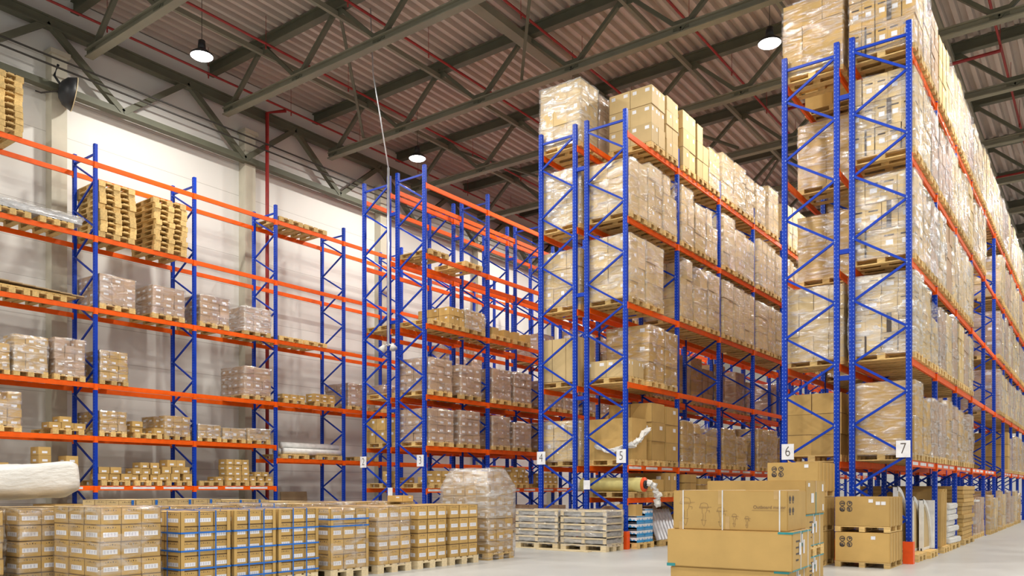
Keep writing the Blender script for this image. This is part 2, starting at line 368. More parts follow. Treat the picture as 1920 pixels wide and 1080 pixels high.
# ------------------------------------------------------------------ goods
_c = {}
def carton_mesh(w, d, h, mt, style, bev=0):
    key = (round(w, 2), round(d, 2), round(h, 2), mt, style, bev)
    if key in _c: return _c[key]
    w, d, h = key[:3]; b = MB(); e = .004
    if bev:
        bm = bmesh.new(); bmesh.ops.create_cube(bm, size=1, matrix=Matrix.Diagonal((w, d, h, 1)) @ Matrix.Translation((0, 0, .5)))
        bmesh.ops.bevel(bm, geom=list(bm.edges), offset=bev, segments=2, affect='EDGES'); bm.verts.ensure_lookup_table()
        b.v = [tuple(v.co) for v in bm.verts]; b.f = [tuple(v.index for v in f.verts) for f in bm.faces]; b.mi = [0] * len(b.f); bm.free()
    else: b.box(-w / 2, w / 2, -d / 2, d / 2, 0, h)
    def onface(face, u0, u1, v0, v1, mi, off=.0015):      # u,v as fractions of the face
        if face == '-y': b.quad([(-w / 2 + u * w, -d / 2 - off, v * h) for u, v in ((u0, v0), (u1, v0), (u1, v1), (u0, v1))], mi)
        if face == '+y': b.quad([(w / 2 - u * w, d / 2 + off, v * h) for u, v in ((u0, v0), (u1, v0), (u1, v1), (u0, v1))], mi)
        if face == '+x': b.quad([(w / 2 + off, -d / 2 + u * d, v * h) for u, v in ((u0, v0), (u1, v0), (u1, v1), (u0, v1))], mi)
        if face == '-x': b.quad([(-w / 2 - off, d / 2 - u * d, v * h) for u, v in ((u0, v0), (u1, v0), (u1, v1), (u0, v1))], mi)
        if face == 'top': b.quad([(-w / 2 + u * w, -d / 2 + v * d, h + off) for u, v in ((u0, v0), (u1, v0), (u1, v1), (u0, v1))], mi)
    onface('top', 0.02, .98, .46, .54, 3)
    for f in ('-y', '+x', '+y', '-x'):
        if style != 'bare':
            onface(f, 0, 1, 0, .018, 4); onface(f, 0, .014, 0, 1, 4)
        if style == 'label':
            onface(f, .30, .72, .22, .50, 1)
        elif style == 'small':
            onface(f, .58, .80, .62, .82, 1)
        elif style == 'corner':
            onface(f, .12, .30, .70, .88, 1); onface(f, .70, .9, .70, .88, 1)
        elif style == 'ship':
            onface(f, .14, .84, .28, .56, 1)
            for q in range(4): onface(f, .20 + q * .15, .27 + q * .15, .33, .51, 5, .0022)
            for q in range(5): onface(f, .22 + q * .12, .27 + q * .12, .80, .84 + .04 * (q % 2), 2)
            onface(f, 0, 1, .965, 1, 4)
        elif style == 'lshape':
            onface(f, .2, .8, .70, .76, 2); onface(f, .3, .75, .38, .56, 1)
        elif style == 'dark':
            onface(f, .30, .75, .45, .62, 2)
    me = b.mesh('carton', [mt, 'sticker', 'print', 'tape', 'seam', 'barcode']); _c[key] = me; return me
M['barcode'] = mat('barcode_grey', (.62, .63, .72), .6)
b = MB()      # euro pallet, 1.2 along x, .8 along y, z from 0
for y in (-.4, -.0725, .2550): b.box(-.6, .6, y, y + .145, 0, .022)
for x in (-.6, -.0725, .455):
    for y in (-.4, -.0725, .2550): b.box(x, x + .145, y, y + .145, .022, .1)
    b.box(x, x + .145, -.4, .4, .1, .122)
for i, (y, ww) in enumerate(((-.4, .145), (-.22, .1), (-.06, .12), (.12, .1), (.255, .145))): b.box(-.6, .6, y, y + ww, .122, .144)
me_pal = b.mesh('pallet', ['wood']); 
b2 = MB(); b2.v = list(b.v); b2.f = list(b.f); b2.mi = list(b.mi); me_pal_p = b2.mesh('pallet_pale', ['wood_pale'])
def wrap_mesh(seed, n=10, amp=.016, taper=0, mt='wrap'):
    b = MB(); bm = bmesh.new(); bmesh.ops.create_cube(bm, size=1); bmesh.ops.subdivide_edges(bm, edges=list(bm.edges), cuts=n, use_grid_fill=True)
    vs = []
    for v in bm.verts:
        c = v.co; q = Vector((c.x * 3 + seed * 7.1, c.y * 3, c.z * 4)); nn = noise.noise(q) * amp + noise.noise(q * 3.1) * amp * .6
        d = Vector((c.x, c.y, 0)); r = 1 + .014 + nn / .5
        edge = abs(c.x) > .49 and abs(c.y) > .49
        z = c.z + .5
        if z > .97 and max(abs(c.x), abs(c.y)) > .45: z -= .004
        tp = 1 - (taper * max(0, (z - .80) / .2) if taper else 0)
        s_ = r * (.985 if edge else 1) * tp
        vs.append((c.x * s_, c.y * s_, z * 1.003 + (nn * .3 if z > .97 else 0)))
    b.v = vs; bm.verts.ensure_lookup_table()
    b.f = [tuple(v.index for v in f.verts) for f in bm.faces if not all(abs(v.co.z + .5) < 1e-5 for v in f.verts)]; b.mi = [0] * len(b.f); bm.free()
    return b.mesh('stretch_wrap', [mt], True)
WRAPS = [wrap_mesh(s) for s in range(5)]; WRAPC = [wrap_mesh(s + 30, mt='wrap_clear') for s in range(3)]; WRAPX = [wrap_mesh(s + 20, amp=.024, mt='wrap_shiny') for s in range(3)]; WRAPW = [wrap_mesh(s + 9, amp=.03, mt='wrap_white') for s in range(3)]
def load(name, label, group, x, y, z, L, H, D=1.2, nx=2, ny=2, nz=4, mt='tan', style='label', wrap=1, pal='wood', gap=.004, near=0, ragged=0, cat='pallet load', rz=0, noL=None):
    """shrink-wrapped goods on a pallet: x,y = centre, z = surface it stands on, L along y, D along x, H over all"""
    t = thing(name, label, cat, (x, y, z), rz, group)
    pm = me_pal if pal == 'wood' else me_pal_p
    put('pallet', pm, t, scale=(D / 1.2, L / .8, 1))
    cw, cd, ch = (D - .02) / nx, (L - .02) / ny, (H - .144) / nz
    me = carton_mesh(cw - gap, cd - gap, ch - .003, mt, style, .006 if near else 0)
    me0 = carton_mesh(cw - gap, cd - gap, ch - .003, mt, 'seam' if style == 'bare' else 'plain', .006 if near else 0)
    jit = .006 if near else .012
    for k in range(nz):
        for i in range(nx):
            for j in range(ny):
                if 0 < i < nx - 1 and 0 < j < ny - 1 and k < nz - 1: continue
                if ragged and k == nz - 1 and random.random() < ragged: continue
                put('carton', me if near or random.random() < .8 else me0, t, (-D / 2 + .01 + cw * (i + .5) + random.uniform(-jit, jit), -L / 2 + .01 + cd * (j + .5) + random.uniform(-jit, jit), .144 + ch * k), random.uniform(-.008, .008))
    if wrap:
        h = (H - .10); s_ = random.choice({1: WRAPC if near else WRAPS, 2: WRAPW, 3: WRAPX}[wrap])
        put('stretch_wrap', s_, t, (0, 0, .10), scale=(D + .01, L + .01, h + .01))
    return t
CNT = {}
LN = {0: 'lowest', 1: 'second', 2: 'third', 3: 'fourth', 4: 'top'}
def rack_load(rn, li, cx, y0, y1, z, H, desc='shrink-wrapped carton', end='aisle', levelname=None, **kw):
    o0 = {'rack three': 16.45, 'rack two': 16.45, 'the wall rack': 10.43}.get(rn, 16.8); kb = math.floor(((y0 + y1) / 2 - o0) / 2.8)
    y1 -= .02; a_, b_ = o0 + kb * 2.8 + .085, o0 + kb * 2.8 + 2.715
    if y0 < a_: y1 = min(y1 + a_ - y0, b_); y0 = a_
    if y1 > b_: y0 -= y1 - b_; y1 = b_
    key = (rn, li); CNT[key] = CNT.get(key, 0) + 1
    lv = levelname or LN[li]
    lab = '%s load, %s beams of %s, %s from the %s' % (desc, lv, rn, ORD[CNT[key] - 1], end)
    return load('pallet_load', lab, 'pallet loads on %s' % rn, cx, (y0 + y1) / 2, z, y1 - y0, H, **kw)
TOP = .062
# rack 7
C7 = -3.56
styles7 = ['bare', 'corner', 'small', 'lshape', 'dark']
def fill(rn, li, cx, z, ya, yb, hmin, hmax, mt=('pale',), st=('bare',), wr=1, pitch=.905, L=.85, skipbays=(), y00=Y0, desc='shrink-wrapped pale carton', nzr=(3, 5), prob=1.0, **kw):
    y = ya
    while y + L <= yb + .02:
        k = (y - y00) / 2.8; ik = math.floor(k + 1e-6)
        if ik in skipbays or random.random() > prob: y += pitch; continue
        bay1 = y00 + (ik + 1) * 2.8
        if y + L > bay1 - .045: y = bay1 + .075; continue
        far = y > 30
        H = random.uniform(hmin, hmax)
        rack_load(rn, li, cx, y, y + L, z, H, desc, mt=random.choice(mt), style=random.choice(st), wrap=(random.choice(wr) if isinstance(wr, tuple) else wr) if random.random() < .92 else 0,
                  nx=1 if far else 2, ny=2, nz=random.randint(*nzr) if not far else 3, ragged=.12, **kw)
        y += pitch
def first7(li, z, H, mt, **kw):
    t = rack_load('rack seven', li, C7, 16.885, 17.75, z, H, mt=mt, **kw)
    if li:
        h = (H - .144) / kw['nz']; D_ = 1.2
        for (x_, w_, k_) in ((-.30, .035, 0), (.10, .085, 1), (.48, .07, 2)):
            if k_ < kw['nz']:
                b = MB(); b.box(x_, x_ + w_, -.428, -.424, .15 + h * k_, .14 + h * (k_ + 1)); put('printed_bar', b.mesh('bar', ['print']), t)
first7(4, LV[4] + TOP, 1.75, 'tan', nx=5, ny=2, nz=3, style='lshape', desc='film-wrapped light brown carton')
first7(3, LV[3] + TOP, 1.68, 'pale', nx=5, ny=2, nz=3, style='lshape', desc='film-wrapped light brown carton')
first7(2, LV[2] + TOP, 1.72, 'pale', nx=4, ny=2, nz=3, style='lshape', desc='film-wrapped light brown carton')
first7(1, LV[1] + TOP, 1.66, 'pale', nx=4, ny=2, nz=4, style='lshape', wrap=2, desc='thickly filmed light brown carton')
first7(0, LV[0] + TOP, 1.52, 'tan', nx=1, ny=2, nz=2, style='bare', desc='film-wrapped large tan carton')
R = 'rack seven'
fill(R, 4, C7, LV[4] + TOP, 17.785, 44.6, 1.5, 1.72, wr=(1, 3, 3), mt=('pale', 'mauve', 'pale'), st=('bare', 'corner', 'small'))
fill(R, 3, C7, LV[3] + TOP, 17.785, 44.6, 1.45, 1.7, wr=(1, 3, 3), mt=('pale', 'mauve', 'pale'), st=('bare', 'corner', 'small'), skipbays=(4,))
fill(R, 2, C7, LV[2] + TOP, 17.785, 44.6, 1.45, 1.7, wr=(1, 3, 2), mt=('pale', 'mauve'), st=('bare', 'corner', 'small'), skipbays=(3, 4))
fill(R, 1, C7, LV[1] + TOP, 17.785, 44.6, 1.35, 1.6, wr=(1, 3), mt=('mauve', 'pale'), st=('bare', 'small', 'plain'), skipbays=(3, 4))
fill(R, 0, C7, LV[0] + TOP, 17.785, 44.6, 1.15, 1.5, wr=(1, 3), mt=('mauve', 'tan'), st=('bare', 'plain'), skipbays=(3, 4, 5))
# rack 6 : seen through the end frame
C6 = -4.87; R = 'rack six'
def one(rn, li, cx, ya, L, z, H, **kw): rack_load(rn, li, cx, ya, ya + L, z, H, **kw)
one(R, 4, C6, 16.85, .86, LV[4] + TOP, 1.62, mt='tan', style='bare', nx=3, ny=2, nz=3, desc='film-wrapped tan carton')
one(R, 4, C6 - .05, 18.6, .86, LV[4] + TOP, .95, mt='tan', style='bare', nx=2, nz=2, desc='low unwrapped tan carton', wrap=0)
one(R, 3, C6, 17.9, .9, LV[3] + TOP, 1.5, mt='tan', style='bare', nx=2, nz=2, desc='film-wrapped large tan carton')
one(R, 2, C6, 17.9, .9, LV[2] + TOP, 1.5, mt='tan', style='bare', nx=2, nz=2, desc='film-wrapped large tan carton')
one(R, 1, C6, 17.0, .86, LV[1] + TOP, 1.62, mt='pale', style='bare', nx=4, nz=3, desc='film-wrapped pale carton')
one(R, 0, C6 - .1, 17.2, .9, LV[0] + TOP, 1.42, mt='tan', style='bare', nx=2, nz=3, desc='unwrapped large tan carton', wrap=0)
for li, pb in ((4, .9), (3, .8), (2, .9), (1, .9), (0, .9)):
    fill(R, li, C6, LV[li] + TOP, 19.675, (22.3, 22.3, 33, 33, 33)[4 - li], 1.3, 1.6, ('tan', 'mauve'), ('bare',), wr=1, prob=pb, desc='dim tan carton')
# rack 5 from the photograph's gaps and heights
C5 = -9.61; R = 'rack five'
T5 = {4: [(17.97, .78, 1.53), (18.85, .72, 1.59), (19.80, .84, 1.60), (20.72, .78, 1.56), (21.55, .80, 1.20), (22.5, .9, 1.38), (23.5, .9, 1.40), (24.4, .72, 1.3), (25.25, .9, 1.33), (26.45, 1.0, 1.6), (28.15, .8, 1.5), (29.0, .9, 1.6), (30.0, .8, 1.6), (31.0, .9, 1.5), (32.0, .9, 1.6), (33.7, .9, 1.6), (34.7, .9, 1.6)],
      3: [(16.87, .90, 1.40), (17.83, .78, 1.55), (18.65, .80, 1.52), (19.73, .78, 1.59), (20.6, .74, 1.36), (21.40, .74, 1.42), (22.57, .95, 1.62), (23.6, .8, 1.40), (24.42, .75, 1.34), (25.5, .8, 1.62), (26.35, .75, 1.6), (27.12, .8, 1.5), (28.3, .8, 1.6), (29.2, .8, 1.5), (31.1, .8, 1.6), (32.0, .8, 1.5)],
      2: [(16.87, .80, 1.62), (17.72, .95, 1.62), (19.7, .74, 1.68), (20.52, .9, 1.62), (21.5, .85, 1.69), (22.57, .8, 1.69), (23.45, .82, 1.66), (24.35, .82, 1.64), (25.46, .95, 1.6), (26.44, .72, 1.62), (27.22, .66, 1.6), (28.3, .8, 1.6), (29.2, .8, 1.5), (31.1, .8, 1.6), (32.0, .8, 1.5)],
      0: [(19.75, .72, 1.24), (20.55, .75, 1.2), (21.38, .75, 1.15), (22.6, .95, 1.2), (23.7, .8, 1.0), (25.5, .85, 1.36), (26.5, .85, 1.36), (28.3, .8, 1.2), (29.2, .8, 1.2)]}
for li, rows in T5.items():
    for q, (y, L, H) in enumerate(rows):
        big = li == 2 and q < 2
        one(R, li, C5, y, L, LV[li] + TOP, H, mt='pale' if li > 1 else 'tan', style=random.choice(('small', 'corner', 'plain', 'small')) if li else 'bare', nx=2 if y < 26 else 1, ny=2, nz=random.choice((3, 3, 4)), wrap=(0 if li == 4 and q in (0, 1, 2, 3) else 1), ragged=.1,
            desc='pale carton' if not (li == 4 and q < 4) else 'unwrapped pale carton')
one(R, 1, C5 - .05, 16.9, .82, LV[1] + TOP, .56, mt='pale', style='corner', nx=2, ny=3, nz=1, wrap=0, desc='single tier pale carton')
one(R, 1, C5, 17.85, .86, LV[1] + TOP, 1.50, mt='tan', style='small', nx=2, ny=2, nz=3, desc='teal-taped tan carton')
one(R, 1, C5, 18.75, .74, LV[1] + TOP, 1.46, mt='tan', style='small', nx=2, ny=2, nz=3, desc='teal-taped tan carton')
one(R, 0, C5 - .02, 17.02, .8, LV[0] + TOP, 1.12, mt='tan', style='bare', nx=1, ny=1, nz=2, wrap=0, desc='tan carton with torn film')
one(R, 0, C5, 18.0, .75, LV[0] + TOP, 1.55, mt='tan', style='small', nx=2, ny=1, nz=3, wrap=0, desc='tall unwrapped tan carton')
one(R, 0, C5, 18.78, .75, LV[0] + TOP, 1.52, mt='tan', style='small', nx=2, ny=1, nz=3, wrap=0, desc='tall unwrapped tan carton')
# crumpled film lying over the torn load
def crumple(name, label, pts, r, cat='plastic film', n=10):
    b = MB(); P = []
    rr = []
    for i in range(len(pts) - 1):
        for k in range(6):
            f = k / 6; P.append(Vector(pts[i]).lerp(Vector(pts[i + 1]), f) + Vector([random.uniform(-.03, .03) for _ in range(3)])); rr.append(r * random.uniform(.6, 1.25))
    b.tube(P, rr, n)
    b.v = [tuple(Vector(v) + Vector([random.uniform(-.02, .02) for _ in range(3)])) for v in b.v]
    return tag(put(name, b.mesh('film', ['film'])), label, cat)
crumple('crumpled_film', 'bunched clear film hanging around the torn tan load on rack five', [(-10.0, 16.95, 2.42), (-9.6, 16.93, 2.30), (-9.0, 16.95, 2.42), (-8.92, 17.2, 2.6), (-8.9, 17.75, 2.9)], .06)
# rack 4
C4 = -10.97; R = 'rack four'
one(R, 4, C4, 16.87, .86, LV[4] + TOP, 1.66, mt='pale', style='small', nx=3, nz=3, wrap=2, desc='shiny film-wrapped carton')
one(R, 4, C4, 17.8, .8, LV[4] + TOP, 1.6, mt='mauve', style='small', nx=2, nz=3, desc='brown carton')
one(R, 3, C4, 16.87, .86, LV[3] + TOP, 1.5, mt='pale', style='small', nx=3, nz=3, wrap=2, desc='shiny film-wrapped carton')
one(R, 2, C4, 16.87, .86, LV[2] + TOP, 1.5, mt='pale', style='small', nx=3, nz=3, wrap=1, desc='film-wrapped pale carton')
one(R, 1, C4 - .05, 16.9, .8, LV[1] + TOP, 1.22, mt='pale', style='bare', nx=3, nz=1, wrap=0, desc='tall pale box')
one(R, 0, C4, 16.9, .8, LV[0] + TOP, 1.12, mt='pale', style='small', nx=3, nz=2, wrap=1, desc='film-wrapped pale carton')
for li in (4, 2, 1, 0):
    fill(R, li, C4, LV[li] + TOP, 19.675, {4: 20, 2: 20, 1: 33, 0: 25}[li], 1.25, 1.6, ('tan', 'mauve'), ('bare', 'plain'), prob=.92, desc='shaded brown carton')
# rack 3
C3 = -15.61; R = 'rack three'
for (y, L, H, st) in ((16.55, .98, 1.04, 'label'), (17.9, .95, .98, 'label'), (19.4, .95, 1.06, 'small'), (20.5, .95, 1.08, 'label'), (22.3, .95, 1.0, 'label'), (23.4, .95, 1.1, 'label')):
    one(R, 2, C3, y, L, LV3[2] + TOP, H, mt='mauve', style=st, nx=4, ny=3, nz=4, desc='labelled brown carton', levelname='third')
for (y, L, H, st) in ((16.55, 1.05, 1.04, 'label'), (17.85, .95, 1.08, 'label'), (19.4, .9, 1.03, 'small'), (20.5, .95, .9, 'label'), (22.3, .95, 1.0, 'label')):
    one(R, 1, C3, y, L, LV3[1] + TOP, H, mt='mauve', style=st, nx=4, ny=3, nz=4, desc='labelled brown carton', levelname='second')
for (y, L, H, st, wv) in ((17.38, .71, .62, 'small', 0), (18.1, .95, .66, 'small', 2), (19.4, .9, .36, 'bare', 0), (20.5, .9, .38, 'bare', 0)):
    one(R, 3, C3, y, L, LV3[3] + TOP, H, mt='tan', style=st, nx=3, ny=3, nz=2 if H > .5 else 1, wrap=wv, desc='low tan carton', levelname='fourth', ragged=.2)
for (y, L, H) in ((24.9, .9, 1.3), (25.9, .9, 1.3), (27.8, .9, 1.3), (28.8, .9, 1.3), (30.6, .9, 1.3)):
    one(R, 4, C3, y, L, LV3[4] + TOP, H, mt='mauve', style='small', nx=2, ny=2, nz=3, desc='wrapped brown carton', levelname='fifth')
    one(R, 3, C3, y, L, LV3[3] + TOP, H - .1, mt='mauve', style='label', nx=2, ny=2, nz=3, desc='wrapped brown carton', levelname='fourth')
    one(R, 2, C3, y, L, LV3[2] + TOP, H - .1, mt='mauve', style='label', nx=2, ny=2, nz=3, desc='wrapped brown carton', levelname='third')
C2 = -16.95; R = 'rack two'
one(R, 1, C2, 16.6, .9, LV3[1] + TOP, .85, mt='tan', style='small', nx=3, ny=2, nz=2, desc='low tan carton', levelname='second', wrap=0)
for (y, li) in ((20.4, 1), (21.5, 2), (23.1, 1), (23.1, 2), (24.2, 3)):
    one(R, li, C2, y, .9, LV3[li] + TOP, 1.0, mt='mauve', style='label', nx=2, ny=2, nz=3, desc='wrapped brown carton', levelname=ORD[li])
# wall rack
CW = -21.55; R = 'the wall rack'
WE = 'camera'
W_ = {3: [(10.5, .98, .90, 1), (11.95, .98, .90, 1), (13.38, .98, .92, 1), (14.86, .98, .85, 2)],
      2: [(7.72, .7, .72, 1), (8.48, .80, .98, 2), (9.4, .78, 1.05, 1), (10.52, .78, .88, 1), (14.86, .98, .99, 1)],
      1: [(7.72, .96, .95, 1), (10.5, .74, .66, 1), (12.3, .8, .66, 1), (13.3, .78, .48, 2), (14.13, .8, .43, 2), (14.98, .85, .46, 2)]}
for li, rows in W_.items():
    for (y, L, H, wv) in rows:
        one(R, li, CW, y, L, LVW[li] + TOP, H, mt='mauve' if li == 3 or H > .98 else 'tan', style='label', nx=4, ny=3, nz=max(1, round((H - .144) / .2)), wrap=wv, desc='wrapped labelled carton', levelname=ORD[li], end=WE, ragged=.15 if li < 3 else 0)
# farther wall rack loads, seen between the other racks
for y, li, H in ((19.0, 2, .9), (21.0, 2, 1.0), (22.0, 2, 1.0), (24.7, 2, 1.1), (25.7, 3, 1.1), (24.5, 3, 1.1)):
    one(R, li, CW, y, .9, LVW[li] + TOP, H, mt='mauve', style='label', nx=2, ny=2, nz=3, wrap=1, desc='wrapped labelled carton', levelname=ORD[li], end=WE)

# loose pallets, each a thing
def pallet(x, y, z, label, group='loose wooden pallets', rz=0, mt='wood', sy=1):
    o = put('wooden_pallet', me_pal if mt == 'wood' else me_pal_p, None, (x, y, z), rz); o.scale = (1, sy, 1)
    return tag(o, label, 'pallet', group)
for s_, (y, lv, n, nm) in enumerate(((8.2, 5, 10, 'of the stack on the top beams'), (11.0, 4, 10, 'in the nearer stack on the wall rack'), (12.5, 4, 10, 'in the farther stack on the wall rack'))):
    for k in range(n):
        pallet(CW + random.uniform(-.03, .03), y + random.uniform(-.025, .025), LVW[lv] + TOP + k * .1462, 'empty wooden pallet, %s from the bottom %s' % (ORD[k], nm), 'stacked pallets ' + nm, random.uniform(-.03, .03), sy=1.2)
for y, lv, nm in ((16.6, 5, 'on the top beams of the wall rack, nearer of two'), (17.6, 5, 'on the top beams of the wall rack, farther of two'), (16.6, 3, 'on the fourth beams of the wall rack, nearer of two'), (17.6, 3, 'on the fourth beams of the wall rack, farther of two')):
    pallet(CW, y, LVW[lv] + TOP, 'single empty wooden pallet ' + nm, sy=1.15)
for y, lv, nm in ((16.97, 4, 'nearer of two on the bare upper beams of rack three'), (18.5, 4, 'farther of two on the bare upper beams of rack three'), (16.97, 3, 'under the low cartons at the end of rack three')):
    pallet(C3, y, LV3[lv] + TOP, 'flat wooden pallet, ' + nm)
for y, lv, nm in ((16.95, 3, 'on the fourth beams of rack two'), (17.0, 2, 'on the third beams of rack two'), (18.1, 1, 'on the second beams of rack two')):
    pallet(C2, y, LV3[lv] + TOP, 'flat wooden pallet lying ' + nm)
# long wrapped flat goods, warped board
t = thing('wrapped_bundle', 'long flat bundle wrapped in silvery film on pallets, upper wall rack', 'wrapped bundle', (CW + .05, 9.0, LVW[4] + TOP))
put('pallet', me_pal, t, (0, -.55, 0)); put('pallet', me_pal, t, (0, .45, 0))
b = MB(); b.box(-.55, .6, -1.2, 1.05, 0, .16); put('goods', b.mesh('g', ['grey']), t, (0, 0, .146)); put('film_cover', WRAPW[0], t, (0.02, -.08, .146), scale=(1.2, 2.3, .2))
t = thing('board_stack', 'warped brown hardboard sheet on pallets, wall rack under the silvery bundle', 'boards', (CW, 8.95, LVW[3] + TOP))
put('pallet', me_pal, t, (0, -.5, 0)); put('pallet', me_pal, t, (0, .35, 0))
b = MB()
for k in range(8):
    y0_, y1_ = -1.15 + k * .29, -1.15 + (k + 1) * .29; f = lambda y: .15 + .10 * max(0, y0_) * 0 + .09 - .07 * (y) ** 2 * .5
    za, zb = .24 - .035 * (y0_) , .24 - .035 * y1_
    b.box(-.6, .62, y0_, y1_, za - .012, za + .012)
put('sheet', b.mesh('sheet', ['board']), t)
b = MB(); b.box(-.55, .55, -1, 1, .146, .19); put('board', b.mesh('board', ['wood']), t)

# unwrapped small cartons on pallets, lowest wall rack beams: cartons are things
def small_pile(x, y, z, rows, where, pn, cw=.30, ch=.20, depth=.4, mt='tan', group='small cartons', label_c='small labelled carton', edge=.55):
    """rows: for each tier a list of y offsets; two cartons deep"""
    pallet(x, y, z, 'wooden pallet under small cartons, %s on %s' % (pn, where), 'pallets under small cartons', sy=.95)
    me = carton_mesh(depth, cw, ch, mt, 'label', .004)
    for k, ys in enumerate(rows):
        for q, yo in enumerate(ys):
            tag(put('small_carton', me, None, (x + edge - depth / 2 + random.uniform(-.02, .02), y + yo, z + .1455 + k * (ch + .001)), random.uniform(-.03, .03)),
                '%s, %s in tier %s, %s pallet, %s' % (label_c, ORD[q], NUM[k + 1], pn, where), 'carton', group)
wl = 'lowest wall rack beams'
z0 = LVW[0] + TOP
small_pile(CW, 8.15, z0, [[-.2, .1], [-.2, .1]], wl, 'first')
small_pile(CW, 9.55, z0, [[-.38, 0, .31], [-.35, -.02, .30], [-.36, .3], [-.36]], wl, 'second')
small_pile(CW, 10.95, z0, [[-.32, -.01, .3], [-.3, .02]], wl, 'third', cw=.29, ch=.17)
small_pile(CW, 11.85, z0, [[-.38, -.1, .2, .4], [-.3, -.05, .22], [-.1, .2]], wl, 'fourth', cw=.25, ch=.16)
small_pile(CW, 12.75, z0, [[-.38, -.1, .28], [-.36, -.05, .2], [-.2, .08], ], wl, 'fifth', cw=.27, ch=.19)
small_pile(CW, 13.75, z0, [[.3]], wl, 'sixth', cw=.25, ch=.12)
small_pile(CW, 14.65, z0, [[-.24, .02, .28]] * 4, wl, 'seventh', cw=.25, ch=.16)
small_pile(CW, 15.5, z0, [[-.3, 0, .3], [-.1, .15]], wl, 'eighth', cw=.24, ch=.14)
small_pile(CW, 9.75, LVW[1] + TOP, [[-.3, 0, .3], [-.05]], 'second wall rack beams', 'only bare', cw=.29, ch=.15)
small_pile(CW, 11.85, LVW[1] + TOP, [[-.3, .3], [-.3]], 'second wall rack beams', 'next bare', cw=.29, ch=.15)
small_pile(CW, 16.75, LVW[2] + TOP, [[-.3, .0, .3]], 'third wall rack beams', 'nearer', cw=.29, ch=.14)
small_pile(CW, 18.0, LVW[2] + TOP, [[-.3, .0, .3], [-.3, 0, .3]], 'third wall rack beams', 'farther', cw=.29, ch=.13)
wl = 'lowest rack three beams'; z0 = LV3[0] + TOP
small_pile(C3, 17.0, z0, [[-.3, .0, .3], [0, .3]], wl, 'first', cw=.28, ch=.17)
small_pile(C3, 18.0, z0, [[-.3, .0, .3], [-.3, .3]], wl, 'second', cw=.28, ch=.17)
small_pile(C3, 19.8, z0, [[-.3, .0, .3], [-.3, 0, .3], [0]], wl, 'third', cw=.28, ch=.17)
small_pile(C3, 20.9, z0, [[-.3, .0, .3], [-.3, 0, .3], [-.2, .1]], wl, 'fourth', cw=.28, ch=.17)
small_pile(C3, 22.6, z0, [[-.3, .0, .3], [-.3, 0, .3]], wl, 'fifth', cw=.28, ch=.17)
small_pile(C2, 17.0, z0, [[-.3, .3], [-.3]], 'lowest rack two beams', 'first', cw=.28, ch=.17)
# white rolls on wall rack beyond the third bay
z0 = 2.29 + TOP
for y, nm in ((16.8, 'nearest'), (18.2, 'middle'), (19.9, 'farthest')):
    pallet(CW, y, z0, 'wooden pallet carrying long white rolls, %s under them' % nm, 'pallets under white rolls', sy=1.3)
for k, (x, z) in enumerate(((-21.1, .1), (-21.33, .1), (-21.56, .1), (-21.22, .29))):
    b = MB(); b.tube([(x, 16.4, z0 + .145 + z), (x, 18.75, z0 + .145 + z)], .098, 16)
    tag(put('white_roll', b.mesh('roll', ['white'], True)), 'long white roll on the wall rack, ' + ('outermost of the three below', 'middle of the three below', 'innermost of the three below', 'resting on top of the others')[k], 'roll', 'white rolls on the wall rack')
b = MB(); b.box(-.02, .02, -.02, .02, 0, .62); b.box(-.2, .25, -.4, .3, 0, .03)
tag(put('wooden_prop', b.mesh('prop', ['wood']), None, (-21.3, 19.1, LVW[3] + TOP)), 'upright wooden stake on a small board, wall rack beyond the third bay', 'wooden prop')

# ------------------------------------------------------------------ foreground: rows of carton stacks, right faces at x = -9.8
def strap(t, L, D, H, xs, ys, zs, mt='strap_blue'):
    for z in zs:
        b = MB(); e = .012; w_ = .011
        b.box(-D / 2 - e, D / 2 + e, -L / 2 - e, -L / 2 - e + .003, z - w_, z + w_); b.box(-D / 2 - e, D / 2 + e, L / 2 + e - .003, L / 2 + e, z - w_, z + w_)
        b.box(D / 2 + e - .003, D / 2 + e, -L / 2 - e, L / 2 + e, z - w_, z + w_); b.box(-D / 2 - e, -D / 2 - e + .003, -L / 2 - e, L / 2 + e, z - w_, z + w_)
        put('strap', b.mesh('strap', [mt]), t)
    for y in ys:
        b = MB(); e = .014; b.box(D / 2 + e - .003, D / 2 + e, y - .009, y + .009, .05, H + .012); b.box(-D / 2 - e, D / 2 + e, y - .009, y + .009, H + .009, H + .012); b.box(-D / 2 - e, -D / 2 - e + .003, y - .009, y + .009, .05, H + .012)
        put('strap', b.mesh('strap', [mt]), t)
    for x in xs:
        b = MB(); e = .014; b.box(x - .009, x + .009, -L / 2 - e, -L / 2 - e + .003, .05, H + .012); b.box(x - .009, x + .009, -L / 2 - e, L / 2 + e, H + .009, H + .012)
        put('strap', b.mesh('strap', [mt]), t)
G = 'carton stacks in the front rows'
FX = -10.4
